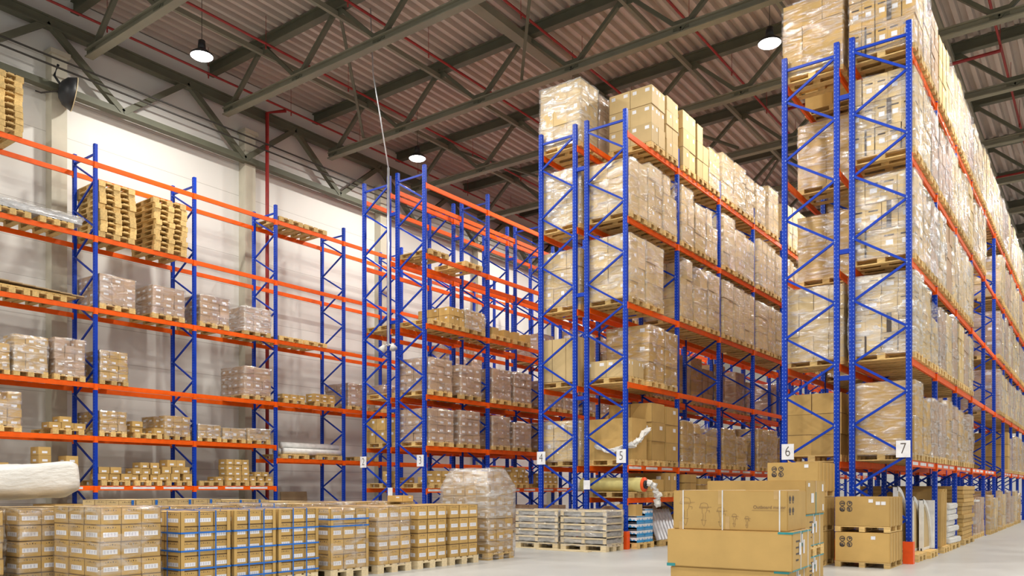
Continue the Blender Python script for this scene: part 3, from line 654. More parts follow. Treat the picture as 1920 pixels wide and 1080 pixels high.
P1 = [  # y0, L, H, nz, style kind, desc
    (4.92, .80, 1.20, 5, 'wrap', 'large film-wrapped stack of labelled cartons nearest in the front row, beside blue-strapped one'),
    (5.98, .74, 1.12, 5, 'blue', 'blue-strapped stack of labelled cartons, first of the strapped three in the front row'),
    (6.78, .70, 1.12, 5, 'blue', 'blue-strapped stack of labelled cartons, middle of the strapped three in the front row'),
    (7.53, .74, 1.12, 5, 'blue', 'blue-strapped stack of labelled cartons, last of the strapped three in the front row'),
    (8.52, .80, 1.11, 4, 'bluewrap', 'film-wrapped carton stack with two blue straps around its upper half'),
    (9.53, .81, 1.12, 4, 'wrap', 'film-wrapped labelled carton stack next beyond the two-strap one'),
    (10.50, .79, 1.12, 4, 'plain', 'neat stack of labelled cartons, second before the tall wrapped load'),
    (11.36, .85, 1.12, 4, 'plain', 'neat stack of labelled cartons directly before the tall wrapped load')]
for (y, L, H, nz, kd, ds) in P1:
    t = load('carton_stack', ds, G, FX, y + L / 2, 0, L, H, nx=3, ny=3, nz=nz, mt='tan', style='ship', wrap=0, near=1, gap=.004, pal='pale')
    if kd.startswith('blue'):
        if kd == 'blue':
            strap(t, L, 1.2, H, [-.35, .3], [-.11, .14], [.2, .36, .60, .84])
        else: strap(t, L, 1.2, H, [], [], [.83, .94])
        for sx_, sy_ in ((.6, -L / 2), (.6, L / 2), (-.6, -L / 2)):
            b = MB(); b.box(sx_ - .05, sx_ + .006, sy_ - .006 if sy_ < 0 else sy_ + .002, sy_ - .002 if sy_ < 0 else sy_ + .006, .15, H); b.box(sx_ + .002, sx_ + .006, sy_ - .006 if sy_ < 0 else sy_ - .05, sy_ + .05 if sy_ < 0 else sy_ + .006, .15, H)
            put('corner_protector', b.mesh('cp', ['tan']), t)
    if 'wrap' in kd: put('stretch_wrap', random.choice(WRAPC), t, (0, 0, .12), scale=(1.21, L + .01, H - .11))
# tall wrapped load
t = load('carton_stack', 'tall load of cartons heavily wrapped in cloudy film, end of the front row', G, -10.45, 13.0, 0, .86, 1.50, nx=4, ny=3, nz=6, mt='tan', style='label', wrap=0, near=1)
me = carton_mesh(.27, .27, .26, 'tan', 'label', .006)
for i in range(3):
    for j in range(2): put('carton', me, t, (-.3 + .28 * i, -.14 + .28 * j, 1.50), random.uniform(-.03, .03))
def hump(w, d, h0, h1, inset, mt, seed=3, n=14):
    b = MB(); bm = bmesh.new(); bmesh.ops.create_cube(bm, size=1); bmesh.ops.subdivide_edges(bm, edges=list(bm.edges), cuts=n, use_grid_fill=True)
    vs = []
    for v in bm.verts:
        c = v.co; z = (c.z + .5); q = Vector((c.x * 4 + seed, c.y * 4, c.z * 5)); nn = noise.noise(q) * .03 + noise.noise(q * 2.7) * .018
        zz = z * h1; k = max(0, (zz - h0) / (h1 - h0)); f = 1 - inset * k
        vs.append((c.x * w * f * (1 + nn), c.y * d * f * (1 + nn), zz + (nn * .6 if z > .95 else 0)))
    b.v = vs; b.f = [tuple(v.index for v in f.verts) for f in bm.faces]; b.mi = [0] * len(b.f); bm.free()
    return b.mesh('wrap', [mt], True)
put('stretch_wrap', hump(1.24, .90, 1.45, 1.80, .28, 'wrap', 3), t, (0, 0, .03))
put('film_hood', hump(1.26, .92, .62, .98, .27, 'wrap_white', 5), t, (0, 0, .83))
# second and third rows behind
P2 = [(3.55, .85, 1.17, 'film-wrapped labelled carton stack behind the big front stack, nearest the picture edge'), (4.55, .85, 1.17, 'film-wrapped labelled carton stack just behind the big front stack'),
      (6.05, .8, 1.15, 'carton stack behind the first blue-strapped stack'), (6.95, .8, 1.16, 'carton stack behind the middle blue-strapped stack'), (7.9, .8, 1.17, 'carton stack behind the last blue-strapped stack'),
      (9.0, .85, 1.16, 'carton stack behind the two-strap stack'), (10.0, .85, 1.17, 'carton stack in the second row, two before the tall load'), (11.0, .85, 1.16, 'carton stack in the second row, one before the tall load')]
for i, (y, L, H, ds) in enumerate(P2):
    t = load('carton_stack', ds, G, FX - 1.32, y + L / 2, 0, L, H, nx=3, ny=3, nz=5, mt='tan', style='ship', wrap=1, near=1, pal='pale')
    if i in (2, 4): strap(t, L, 1.2, H, [], [-.1, .15], [.6, .84])
for i, (y, L, H, ds) in enumerate(((6.6, .85, 1.24, 'pale carton stack with blue tape marks, third row, nearer'), (7.6, .85, 1.24, 'pale carton stack with blue tape marks, third row, middle'), (8.6, .85, 1.22, 'pale carton stack with blue tape marks, third row, farther'), (5.2, .85, 1.15, 'carton stack in the third row under the white bundle'), (9.6, .85, 1.18, 'carton stack in the third row beyond the blue-taped ones'))):
    t = load('carton_stack', ds, G, FX - 2.75, y + L / 2, 0, L, H, nx=3, ny=3, nz=5, mt='pale', style='ship', wrap=0, near=1, pal='pale')
    if i < 3:
        for yy in (-.2, .2):
            b = MB(); b.box(.6, .606, yy - .02, yy + .02, H - .1, H); put('blue_tape', b.mesh('tp', ['strap_blue']), t)
# white wrapped bundle lying on the rear stacks
b = MB(); NS, NL = 40, 36; LEN = 2.3
for i in range(NL + 1):
    f = i / NL; u = (f - .5) * LEN; e_ = min(f, 1 - f) * LEN; k = (1 - max(0, 1 - e_ / .22) ** 2.6) ** (1 / 2.6) if e_ < .22 else 1; k = max(k, .02)
    for j in range(NS):
        a = 2 * math.pi * j / NS; ca, sa = math.cos(a), math.sin(a); p_ = 2 / 4.2
        x_ = .46 * math.copysign(abs(ca) ** p_, ca) * k; z_ = .225 * math.copysign(abs(sa) ** p_, sa) * k
        q = Vector((x_ * 3 + u * 2.2, u * 1.1 - z_ * 2, z_ * 6)); nn = noise.noise(q) * .035 + noise.noise(q * 3.3) * .014
        b.v.append((x_ * (1 + nn), u, z_ * (1 + nn * 2.5) + noise.noise(q * .7) * .03))
for i in range(NL):
    for j in range(NS): b.f.append((i * NS + j, i * NS + (j + 1) % NS, (i + 1) * NS + (j + 1) % NS, (i + 1) * NS + j)); b.mi.append(0)
b.f.append(tuple(range(NS))); b.mi.append(0); b.f.append(tuple(NL * NS + j for j in reversed(range(NS)))); b.mi.append(0)
t = put('wrapped_mattress', b.mesh('mattress', ['film'], True), None, (-12.15, 4.54, 1.49)); t.rotation_euler = (math.radians(3.5), math.radians(-8), math.radians(-12))
tag(t, 'white foam-wrapped long bundle lying tilted across the carton stacks', 'wrapped bundle')
tag(put('small_carton', carton_mesh(.4, .3, .12, 'tan', 'small', .004), None, (-11.0, 11.3, 1.165)), 'small flat tan carton on the second-row stacks, just left of the tall load', 'carton')

# wrapped wooden slat crates next to rack five
def slat_crate(x, y, D, L, ds):
    t = thing('slatted_crate', ds, 'crate', (x, y, 0), group='slatted crates wrapped in film'); put('pallet', me_pal_p, t, scale=(D / 1.2, L / .8, 1))
    n = 5; h = .155
    for k in range(n):
        z = .146 + k * h
        b = MB(); b.box(-D / 2 + .04, D / 2 - .04, -L / 2 + .03, L / 2 - .03, z + .03, z + h - .035); put('metal_panel', b.mesh('mp', ['grey']), t)
        b = MB()
        for yy in (-L / 2, L / 2 - .03): b.box(-D / 2, D / 2, yy, yy + .03, z + h - .035, z + h)
        for xx in (-D / 2, -.04, D / 2 - .08): b.box(xx, xx + .08, -L / 2, L / 2, z, z + .03); b.box(xx, xx + .08, -L / 2, -L / 2 + .025, z, z + h - .03); b.box(xx, xx + .08, L / 2 - .025, L / 2, z, z + h - .03)
        put('wooden_frame', b.mesh('wf', ['wood_pale']), t)
    put('stretch_wrap', WRAPS[1], t, (0, 0, .1), scale=(D + .02, L + .02, n * h + .06))
slat_crate(-9.58, 16.1, 1.2, .8, 'film-wrapped slatted crate beside the foot of rack five')
slat_crate(-10.86, 16.1, 1.2, .8, 'film-wrapped slatted crate in front of rack four')
b = MB(); b.box(-10.7, -9.3, 15.45, 15.62, 0, .025); tag(put('wooden_board', b.mesh('wb', ['wood_pale'])), 'pale board lying on the floor in front of the slatted crates', 'board')

# handling marks: four dark round symbols
def marks(parent, loc, rz, s=.065, gap=.15, gz=.12):
    b = MB()
    for i in range(2):
        for j in range(2):
            cx_, cz_ = i * gap, -j * gz
            n = 14
            for a in range(n):
                t0, t1 = 2 * math.pi * a / n, 2 * math.pi * (a + 1) / n; r0, r1 = s * .7, s
                b.quad([(cx_ + r0 * math.cos(t0), 0, cz_ + r0 * math.sin(t0)), (cx_ + r1 * math.cos(t0), 0, cz_ + r1 * math.sin(t0)), (cx_ + r1 * math.cos(t1), 0, cz_ + r1 * math.sin(t1)), (cx_ + r0 * math.cos(t1), 0, cz_ + r0 * math.sin(t1))])
            b.quad([(cx_ - s * (.75, .2)[i], 0, cz_ - s * (.2, .75)[j]), (cx_ + s * (.75, .2)[i], 0, cz_ - s * (.2, .75)[j]), (cx_ + s * (.75, .3)[j], 0, cz_ + s * .3), (cx_ - s * (.3, .75)[j], 0, cz_ + s * (.3, .7)[i])])
    o = put('handling_marks', b.mesh('marks', ['print']), parent, loc, rz); return o
def sticker(parent, loc, w_, h_, rz=0, mt='sticker', name='sticker'):
    b = MB(); b.quad([(-w_ / 2, 0, -h_ / 2), (w_ / 2, 0, -h_ / 2), (w_ / 2, 0, h_ / 2), (-w_ / 2, 0, h_ / 2)]); return put(name, b.mesh('st', [mt]), parent, loc, rz)
# crates with pallet base beside rack seven: local origin centre bottom, D along x, L along y
def big_crate(x, y, z, ds, D=.93, L=1.05, H=.53, rz=0, labels=((.15, .46), (.27, .42), (.36, .42))):
    t = thing('boxed_crate', ds, 'crate', (x, y, z), rz, 'stacked crates near rack seven')
    b = MB()
    for xx in (-D / 2, -.05, D / 2 - .1):
        for yy in (-L / 2, -.05, L / 2 - .1): b.box(xx, xx + .1, yy, yy + .1, .015, .085)
        b.box(xx, xx + .1, -L / 2, L / 2, .0, .015)
    b.box(-D / 2, D / 2, -L / 2, -L / 2 + .1, .085, .10); b.box(-D / 2, D / 2, L / 2 - .1, L / 2, .085, .10); b.box(-D / 2, D / 2, -.05, .05, .085, .10)
    put('pallet_base', b.mesh('pb', ['wood']), t)
    o = put('carton', carton_mesh(D, L, H, 'tan', 'bare', .008), t, (0, 0, .1))
    b = MB()
    for yy in [-L / 2 + .01 + q * (L - .11) / 4 for q in range(5)]: b.box(D / 2, D / 2 + .008, yy, yy + .085, .1, .1 + H - .01)
    put('wooden_slat', b.mesh('sl', ['tan']), t)
    marks(t, (-D / 2 + .13, -L / 2 - .004, .1 + H - .12), 0, .05, .125, .10)
    for (u, v) in labels: sticker(t, (u - .0, -L / 2 - .004, .1 + v), .075, .06)
    return t
big_crate(-3.58, 15.98, 0, 'tan crate with four round symbols, lower of two beside the foot of rack seven', labels=((.19, .44),))
big_crate(-3.58, 15.98, .64, 'tan crate with four round symbols, upper of two beside the foot of rack seven')
for k, nm in enumerate(('bottom', 'middle', 'top')):
    big_crate(-4.68, 15.55, k * .635, 'tan crate with four round symbols in front of rack six, %s of its stack' % nm, labels=((.25, .46),))

# outboard motor stack
def long_box(name, ds, x, y, z, D, L, H, rz, straps=(), teal=False, group='long motor cartons'):
    t = thing(name, ds, 'carton', (x, y, z), rz, group)
    put('carton', carton_mesh(D, L, H, 'tan', 'bare', .01), t)
    for xx in straps:
        b = MB(); b.box(xx - .007, xx + .007, -L / 2 - .004, -L / 2 - .001, 0, H + .004); b.box(xx - .007, xx + .007, -L / 2 - .004, L / 2 + .004, H + .001, H + .004); b.box(xx - .012, xx + .012, L / 2 + .001, L / 2 + .004, 0, H + .004)
        put('strap', b.mesh('s', ['strap_white']), t)
    if teal:
        b = MB(); s = .0045
        b.box(D / 2 + .001, D / 2 + s, -L / 2, L / 2, H - .02, H - .001); b.box(D / 2 + .001, D / 2 + s, -L / 2, L / 2, .001, .015)
        b.box(D / 2 + .001, D / 2 + s, -.03, .0, H - .18, H); b.box(D / 2 - .16, D / 2 + s, -L / 2 - s, -L / 2 - .001, H - .025, H - .001)
        b.box(-D / 2 - s, -D / 2 + .10, -L / 2 - s, -L / 2 - .001, .0, .035)
        put('teal_tape', b.mesh('tt', ['teal']), t)
        for (yy, zz, ww, hh) in ((-.12, .55, .1, .14), (.06, .58, .07, .16), (-.02, .8, .05, .1)):
            sticker(t, (D / 2 + .006, yy, H * zz), ww, hh, math.pi / 2)
        b = MB()
        for q in range(4): b.box(D / 2 + .001, D / 2 + .003, -.3, -.18 + .05 * (q % 2), H * (.25 + .16 * q), H * (.25 + .16 * q) + .02)
        put('printing', b.mesh('pr', ['print']), t)
        for yy in (-.08, .28):
            b = MB(); b.box(D / 2 + .001, D / 2 + .005, yy - .01, yy + .01, 0, H); b.box(-D / 2, D / 2, yy - .01, yy + .01, H + .001, H + .004); put('strap', b.mesh('s', ['strap_white']), t)
    return t
RZ = math.radians(-3)
def around(cx_, cy_, D, L, rz):     # centre of a box whose front right corner is at cx_,cy_
    v = Matrix.Rotation(rz, 3, 'Z') @ Vector((-D / 2, L / 2, 0)); return cx_ + v.x, cy_ + v.y
RZ = math.radians(4)
# stack one (nearest)
x, y = around(-2.86, 9.05, 1.40, .9, RZ); 
t = put('wooden_pallet', me_pal, None, (x, y, 0), RZ, scale=(1.15, 1.1, 1)); tag(t, 'wooden pallet under the long motor cartons', 'pallet')
x, y = around(-2.86, 9.05, 1.38, .87, RZ); long_box('long_carton', 'plain long carton with teal tape, bottom of the three in the motor carton stack', x, y, .145, 1.38, .87, .362, RZ, teal=True)
x, y = around(-2.81, 9.03, 1.46, .90, RZ); long_box('long_carton', 'plain long carton with teal tape, directly beneath the printed outboard motor carton', x, y, .508, 1.46, .90, .44, RZ, teal=True)
D, L, H = 1.34, .87, .46; x, y = around(-2.875, 9.07, D, L, RZ)
t = long_box('long_carton', 'long carton printed with engine drawings and the words Outboard motor', x, y, .949, D, L, H, RZ, straps=(-D / 2 + .125, -D / 2 + .60, -D / 2 + 1.25))
def lines(parent, strokes, loc, wd=.0035, name='drawing', mt='print'):
    b = MB()
    for st in strokes:
        for (a, c) in zip(st, st[1:]):
            d = Vector((c[0] - a[0], c[1] - a[1])); 
            if d.length < 1e-6: continue
            n_ = Vector((-d.y, d.x)).normalized() * wd / 2
            b.quad([(a[0] + n_.x, 0, a[1] + n_.y), (a[0] - n_.x, 0, a[1] - n_.y), (c[0] - n_.x, 0, c[1] - n_.y), (c[0] + n_.x, 0, c[1] + n_.y)])
    return put(name, b.mesh('lines', [mt]), parent, loc)
def motor(cx_, top, s):
    P = lambda u, v: (cx_ + u * s, top - v * s)
    return [[P(-.16, .16), P(-.12, .03), P(0, 0), P(.12, .03), P(.16, .14), P(.16, .20), P(-.18, .20), P(-.18, .16), P(.16, .16)],
            [P(-.08, .20), P(-.07, .38), P(-.03, .44), P(-.04, .62), P(-.12, .66), P(.10, .66)], [P(.12, .20), P(.10, .34), P(.05, .40), P(.05, .62)],
            [P(-.08, .66), P(-.06, .80), P(0, .88), P(.04, .80), P(.06, .66)], [P(.16, .17), P(.22, .16), P(.30, .16)], [P(.12, .28), P(.22, .30), P(.20, .38)]]
M['faint'] = mat('faint_ink', (.30, .19, .09), .7)
st = []
for (cx_, tp, s) in ((-D / 2 + .155, .38, .38), (-D / 2 + .38, .315, .31), (-D / 2 + .58, .265, .26), (-D / 2 + .74, .19, .17), (-D / 2 + .885, .165, .15)): st += motor(cx_, tp, s)
lines(t, st, (0, -L / 2 - .003, 0), mt='faint')
c = bpy.data.curves.new('lettering', 'FONT'); c.body = 'Outboard motor'; c.size = .052; c.extrude = .0004; c.materials.append(M['faint']); c.offset = .0006
d = bpy.data.objects.new('lettering', c); COL.objects.link(d); d.parent = t; d.location = (-D / 2 + .955, -L / 2 - .003, .255); d.rotation_euler = (math.pi / 2, 0, 0)
lines(t, [[(-D / 2 + .94, .235), (-D / 2 + 1.30, .235)]], (0, -L / 2 - .003, 0), name='underline', mt='faint')
for xx, z1, z2 in ((-D / 2 + .11, .30, .46), (-D / 2 + .575, .3, .46), (-D / 2 + 1.21, .36, .46), (-D / 2 + .66, .01, .16), (-D / 2 + .10, 0, .09)):
    sticker(t, (xx, -L / 2 - .0022, (z1 + z2) / 2), .05, z2 - z1, 0, 'tape', 'tape_strip')
b = MB()     # square arrow marks on the end
for i in range(2):
    for j in range(2):
        u, v = .09 + i * .14, .36 - j * .13
        b.quad([(0, -L / 2 + u - .035, v - .02), (0, -L / 2 + u + .035, v - .02), (0, -L / 2 + u + .045, v + .02), (0, -L / 2 + u, v + .045), (0, -L / 2 + u - .045, v + .02)]); b.quad([(0, -L / 2 + u - .02, v - .045), (0, -L / 2 + u + .02, v - .045), (0, -L / 2 + u + .02, v - .026), (0, -L / 2 + u - .02, v - .026)])
put('handling_marks', b.mesh('mk', ['print']), t, (D / 2 + .003, 0, 0))
# stack two (behind)
RZ2 = math.radians(3)
x, y = around(-3.27, 11.08, 1.37, 1.1, RZ2)
t = put('wooden_pallet', me_pal, None, (x, y, 0), RZ2, scale=(1.12, 1.35, 1)); tag(t, 'wooden pallet on the floor behind the outboard motor stack', 'pallet')
long_box('long_carton', 'teal-taped long carton under the raised pallet, rear stack', x, y, .145, 1.34, 1.05, .345, RZ2, teal=True)
t = put('wooden_pallet', me_pal, None, (x, y, .49), RZ2, scale=(1.12, 1.35, 1)); tag(t, 'raised wooden pallet between cartons of the rear stack', 'pallet')
long_box('long_carton', 'teal-taped long carton on the raised pallet, rear stack', x, y, .636, 1.34, 1.05, .44, RZ2, teal=True)
t = long_box('long_carton', 'wide tan carton on top of the rear stack, behind the outboard motor carton', x, y, 1.078, 1.37, 1.1, .46, RZ2)
for (yy, zz, w_, h_) in ((-.2, .22, .16, .13), (.4, .36, .09, .1), (.42, .08, .07, .09), (-.4, .40, .1, .05)): sticker(t, (1.37 / 2 + .003, yy, zz), w_, h_, math.pi / 2)
b = MB(); b.box(.686, .69, -.02, .005, 0, .3); put('teal_tape', b.mesh('tt', ['teal']), t)
b = MB(); b.box(.686, .6885, -.03, .04, .3, .459); put('tape_strip', b.mesh('tt', ['tape']), t)

# ------------------------------------------------------------------ goods at floor level beside and under the racks
def floor_load(rn, x, y, L, H, desc, **kw):
    key = (rn, desc); CNT[key] = CNT.get(key, 0) + 1
    return load('pallet_load', '%s load on the floor under %s, %s from the aisle end' % (desc, rn, ORD[CNT[key] - 1]), 'floor level loads', x, y + L / 2, 0, L, H, **kw)
for y, H in ((25.92, 1.0), (26.93, 1.15), (28.4, 1.2), (29.5, 1.1), (31.0, 1.3), (32.2, 1.2), (33.9, 1.3), (35, 1.1), (36.6, 1.3), (38, 1.2)):
    floor_load('rack seven', -3.5 + (.0 if y > 28 else -.1), y, .9, H, 'wrapped pale carton', mt=random.choice(('pale', 'mauve', 'tan')), style='bare', nx=1, ny=2, nz=3, wrap=1)
for y in (17.9, 19.72, 21.3, 25.4, 27.0): floor_load('rack six', -4.95, y, .9, random.uniform(.8, 1.3), 'shaded carton', mt='mauve', style='plain', nx=2, ny=2, nz=3, wrap=0)
for y in (19.9, 21.0, 22.7, 23.8, 25.6, 26.8, 28.5): floor_load('rack five', C5, y, .9, random.uniform(.75, .95), 'brown carton', mt='tan', style='plain', nx=2, ny=2, nz=3, wrap=0)
for y in (17.0, 18.2, 19.9, 21.0, 22.8, 24): floor_load('rack four', C4, y, .9, random.uniform(.7, 1.1), 'brown carton', mt='mauve', style='plain', nx=2, ny=2, nz=3, wrap=0)
for y in (17.4, 19.8, 20.9, 22.6): floor_load('rack three', C3, y, .9, random.uniform(.6, .9), 'dark brown carton', mt='mauve', style='plain', nx=2, ny=2, nz=3, wrap=0)
for y in (8.3, 9.4, 10.8, 11.9): floor_load('the wall rack', CW, y, .9, random.uniform(.7, 1.1), 'brown carton', mt='tan', style='plain', nx=2, ny=2, nz=3, wrap=0)
for (z, n) in ((1.13 + TOP, 0),):
    for y, H, d_ in ((18.75, .62, 'blue-strapped tan carton'), (19.9, .6, 'brown carton'), (20.9, .5, 'brown carton'), (18.0, .45, 'low tan carton')):
        if y < 19: o = load('pallet_load', d_ + ' load on the extra low beams of rack five behind the yellow roll', 'goods on the extra low beams', C5, y + .35, z, .68, H, nx=2, ny=2, nz=1, mt='tan', style='small', wrap=0)
        else: o = load('pallet_load', d_ + (', taller' if H > .55 else ', lower') + ' load on the extra low beams of rack five, second bay', 'goods on the extra low beams', C5, y + .4, z, .8, H, nx=2, ny=2, nz=2, mt='tan', style='bare', wrap=0)
pallet(C5, 17.35, 1.13 + TOP, 'wooden pallet under the yellow roll on rack five')
t = thing('fabric_roll', 'yellow roll with orange end ring lying across rack five near sign 5', 'roll', (-9.6, 17.3, 1.13 + TOP + .145 + .17))
b = MB(); b.tube([(-.95, 0, 0), (.72, 0, 0)], .168, 24); put('roll', b.mesh('rl', ['yellow'], True), t)
b = MB(); b.tube([(.72, 0, 0), (.76, 0, 0)], .172, 24); put('end_ring', b.mesh('er', ['red_orange'], True), t)
b = MB(); b.tube([(.76, 0, 0), (.80, 0, 0)], .10, 16); put('core', b.mesh('co', ['black'], True), t)
b = MB(); b.tube([(-1.2, 0, -.06), (-.955, 0, -.06)], .11, 16); put('film_end', b.mesh('fe', ['film'], True), t)
crumple('torn_film', 'white torn film drooping from the end of the yellow roll', [(-8.76, 17.3, 1.52), (-8.62, 17.35, 1.46), (-8.6, 17.5, 1.25), (-8.6, 17.52, .98)], .07)
# blue and white packs
me = carton_mesh(.5, .40, .155, 'sticker', 'bluepack', .004)
b = MB(); b.box(-.26, .26, -.20, .20, 0, .155, 0)
for s_ in (0, 1):
    y_ = -.2012 if not s_ else .2012
    b.box(-.262, .262, -.202, .202, .0, .045, 1); b.box(-.262, .262, -.202, .202, .125, .15, 1)
for k in range(5): b.quad([(.2625, -.2 + k * .08, .045), (.2625, -.12 + k * .08, .045), (.2625, -.16 + k * .08, .045 + .03 * (1 + k % 2))], 1); b.quad([(-.26 + k * .1, -.2025, .045), (-.16 + k * .1, -.2025, .045), (-.21 + k * .1, -.2025, .045 + .03 * (1 + k % 2))], 1)
me_pack = b.mesh('pack', ['sticker', 'paper_blue'])
pallet(-9.45, 17.35, 0, 'wooden pallet on the floor carrying blue and white packs beside rack five', sy=1.1)
for k in range(4 + 1):
    for q in range(2):
        if k == 4 and q == 0: continue
        tag(put('paper_pack', me_pack, None, (-9.12, 17.12 + q * .42, .1455 + k * .156)), 'blue and white pack on the floor pallet by rack five, %s in the %s column' % (ORD[k], ('nearer', 'farther')[q]), 'pack', 'blue and white packs')
tag(put('tan_carton', carton_mesh(.5, .34, .27, 'tan', 'bare', .005), None, (-9.16, 17.13, .1455 + 4 * .156)), 'tan carton on top of the blue and white packs, right behind the crates', 'carton')
# leaning steel sheet
pallet(-9.4, 18.72, 0, 'wooden pallet on the floor under the leaning silver sheet', sy=1.5)
b = MB()
for k in range(7): 
    y0_, y1_ = 17.98 + k * .17, 17.98 + k * .17 + .15
    b.quad([(-8.86, y0_, .15), (-8.86, y1_, .15), (-9.3, y1_ + .32, .88), (-9.3, y0_ + .32, .88)]); b.quad([(-8.86, y1_, .15), (-8.83, y1_ + .02, .17), (-9.27, y1_ + .34, .90), (-9.3, y1_ + .32, .88)])
o = tag(put('ribbed_sheet', b.mesh('sheet', ['alu'])), 'silver ribbed metal sheets leaning on a pallet under rack five', 'metal sheet')
md = o.modifiers.new('th', 'SOLIDIFY'); md.thickness = .02
# curved white panels beside rack seven
for k, (y, sc_, dx) in enumerate(((17.15, 1.32, 0), (17.75, 1.12, .22), (18.25, 1.05, .34))):
    b = MB(); n_ = 14
    for q in range(n_):
        a0, a1 = math.pi / 2 * q / n_, math.pi / 2 * (q + 1) / n_
        pts = []
        for a_ in (a0, a1):
            for r_ in (sc_, sc_ - .09): pts.append((r_ * .95 * math.sin(a_), r_ * math.cos(a_)))
        (ya, za), (yb, zb), (yc, zc), (yd, zd) = pts
        for (p0, p1, p2, p3) in (((ya, za), (yc, zc), (yd, zd), (yb, zb)),):
            b.quad([(.04, *p0), (.04, *p1), (.04, *p2), (.04, *p3)]); b.quad([(-.04, *p0), (-.04, *p3), (-.04, *p2), (-.04, *p1)])
        b.quad([(-.04, ya, za), (.04, ya, za), (.04, yc, zc), (-.04, yc, zc)]); b.quad([(.04, yb, zb), (-.04, yb, zb), (-.04, yd, zd), (.04, yd, zd)])
    b.box(-.012, .012, 0, (sc_ - .08) * .95, 0, .05); b.box(-.04, .04, 0, .06, 0, sc_ - .02)
    t = thing('curved_panel', 'white curved arch panel standing on a pallet beside the foot of rack seven, %s' % ('tallest', 'middle', 'smallest')[k], 'arched panel', (-3.36 + dx * .8, y, .146), group='arched white panels')
    put('arch_rim', b.mesh('rim', ['white']), t)
    b = MB(); pts = [(0, 0), ] + [((sc_ - .09) * .95 * math.sin(math.pi / 2 * q / 10), (sc_ - .09) * math.cos(math.pi / 2 * q / 10)) for q in range(11)]
    b.quad([(0, p[0], p[1]) for p in pts]); b.quad([(-.01, p[0], p[1]) for p in reversed(pts)]); put('infill', b.mesh('inf', ['pale']), t)
pallet(-3.55, 17.6, 0, 'wooden pallet under the curved white panels beside rack seven', sy=1.1)
pallet(-3.5, 18.6, 0, 'wooden pallet under the leaning brown boards and panels, rack seven', sy=1.1)
b = MB(); b.box(-.55, .55, -.04, .04, 0, 1.02); tag(put('white_board', b.mesh('wbd', ['white']), None, (-3.55, 19.25, .146)), 'white board standing upright beside the leaning brown boards', 'board')
t = thing('leaning_boards', 'tall light brown boards standing together beside rack seven', 'boards', (-3.45, 20.12, .146))
pallet(-3.5, 20.2, 0, 'wooden pallet under the standing light brown boards', sy=1.0)
for k in range(6):
    b = MB(); b.box(-.5, .5, -.035, .035, 0, 1.2 + .03 * (k % 3)); o = put('board', b.mesh('bd', ['tan']), t, (0, -.36 + k * .13, 0)); o.rotation_euler = (math.radians(-4), 0, 0)
# bundled pale blue plastic
pallet(-3.5, 21.5, 0, 'wooden pallet under the whitish plastic blocks, rack seven', sy=1.75)
for k in range(7):
    tag(put('plastic_block', carton_mesh(1.0, 1.36, .13, 'film', 'bare', .02), None, (-3.45 + random.uniform(-.06, .06), 21.5, .146 + k * .132), random.uniform(-.06, .06)), 'whitish plastic wrapped block, %s from the bottom of its pile beside rack seven' % ORD[k], 'plastic block', 'whitish plastic blocks')
# pile of flat cardboard bundles
for dx in (0, -1.25):
    pallet(-3.5 + dx, 23.8, 0, 'wooden pallet under flat cardboard bundles, %s' % ('at the aisle edge' if dx == 0 else 'deeper under the racks'), sy=2.4)
    for k in range(13):
        tag(put('cardboard_bundle', carton_mesh(1.15, 1.95, .10, 'tan', 'bare', .01), None, (-3.5 + dx + random.uniform(-.03, .03), 23.8 + random.uniform(-.03, .03), .146 + k * .102), random.uniform(-.015, .015)),
            'bundle of flat cardboard, %s from the bottom of the pile %s' % (ORD[k], 'at the aisle edge' if dx == 0 else 'deeper under the racks'), 'cardboard bundle', 'flat cardboard bundles')
b = MB(); b.box(-.5, .5, -.4, .4, 0, .05); tag(put('white_board', b.mesh('wp', ['white']), None, (-3.5, 26.36, 1.03)), 'white panel lying on the first load past the cardboard pile', 'panel')
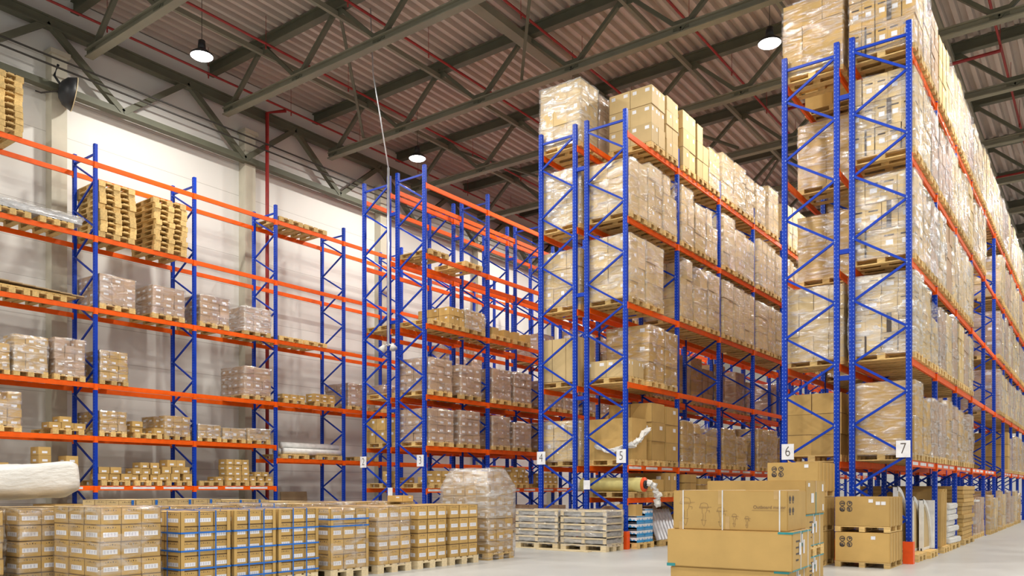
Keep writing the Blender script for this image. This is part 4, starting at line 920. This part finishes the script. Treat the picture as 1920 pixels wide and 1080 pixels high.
# things at the wall
b = MB(); b.box(-.02, .02, -.55, .55, 0, 1.3); o = put('brown_board', b.mesh('bb', ['board']), None, (-22.3, 17.9, 0.0)); o.rotation_euler = (0, math.radians(-8), 0)
tag(o, 'brown hardboard sheet leaning on the floor beyond the wall rack bays', 'board')
t = thing('dark_cabinet', 'dark low cabinet on the floor at the end of the wall rack bays', 'cabinet', (-21.7, 15.3, 0)); b = MB(); b.box(-.4, .4, -.45, .45, .05, 1.05); b.box(-.35, .35, -.4, .4, 0, .05); put('body', b.mesh('cb', ['black']), t)
b = MB(); b.box(.4, .41, -.42, -.01, .1, 1.0); put('door', b.mesh('dr', ['glass_dark']), t); b = MB(); b.box(.4, .41, .01, .42, .1, 1.0); put('door', b.mesh('dr', ['glass_dark']), t)
t = thing('black_bin', 'small black plastic bin among cartons on the lowest wall rack beams', 'bin', (-21.7, 8.9, LVW[0] + TOP)); b = MB(); b.box(-.25, .25, -.25, .25, 0, .36); put('bin_body', b.mesh('bn', ['black']), t); b = MB(); b.box(-.28, .28, -.28, .28, .36, .40); put('rim', b.mesh('rm', ['black']), t)
# hanging steel mast by rack two
t = thing('hanging_mast', 'slim silvery hanging mast with white floodlights in front of racks two and three', 'lighting mast', (-16.28, 16.25, 0))
b = MB(); b.tube([(0, 0, 5.4), (0, 0, 10.4)], .035, 10); put('pole', b.mesh('pl', ['alu'], True), t)
b = MB(); b.tube([(0, 0, 10.4), (-.35, -.25, 13.05), (-.4, -.3, 14.87)], .02, 6); put('cable', b.mesh('cbl', ['alu'], True), t)
for s in (-1, 1):
    b = MB(); b.tube([(0, 0, 5.45), (s * .15, 0, 5.42)], .02, 6); b.tube([(s * .15, 0, 5.44), (s * .24, -.04, 5.30)], [.04, .11], 14); put('floodlight', b.mesh('fl', ['white'], True), t)
# white notices on inner posts
for rk, x, y, z, nm in ((r3, -16.3, 16.36, 1.32, 'a'), (r5, -10.08, 16.72, 1.5, 'b')):
    b = MB(); b.box(-.09, .09, -.003, .003, -.11, .11); o = put('notice', b.mesh('nt', ['sticker']), rk, (x, y - .02, z)); o['label'] = 'small blank white notice'

for o in [o for o in COL.objects if o.type == 'FONT']:
    dg = bpy.context.evaluated_depsgraph_get(); me = bpy.data.meshes.new_from_object(o.evaluated_get(dg))
    n = put(o.name.split('.')[0], me, o.parent, o.location, rot=o.rotation_euler, scale=o.scale); bpy.data.objects.remove(o)
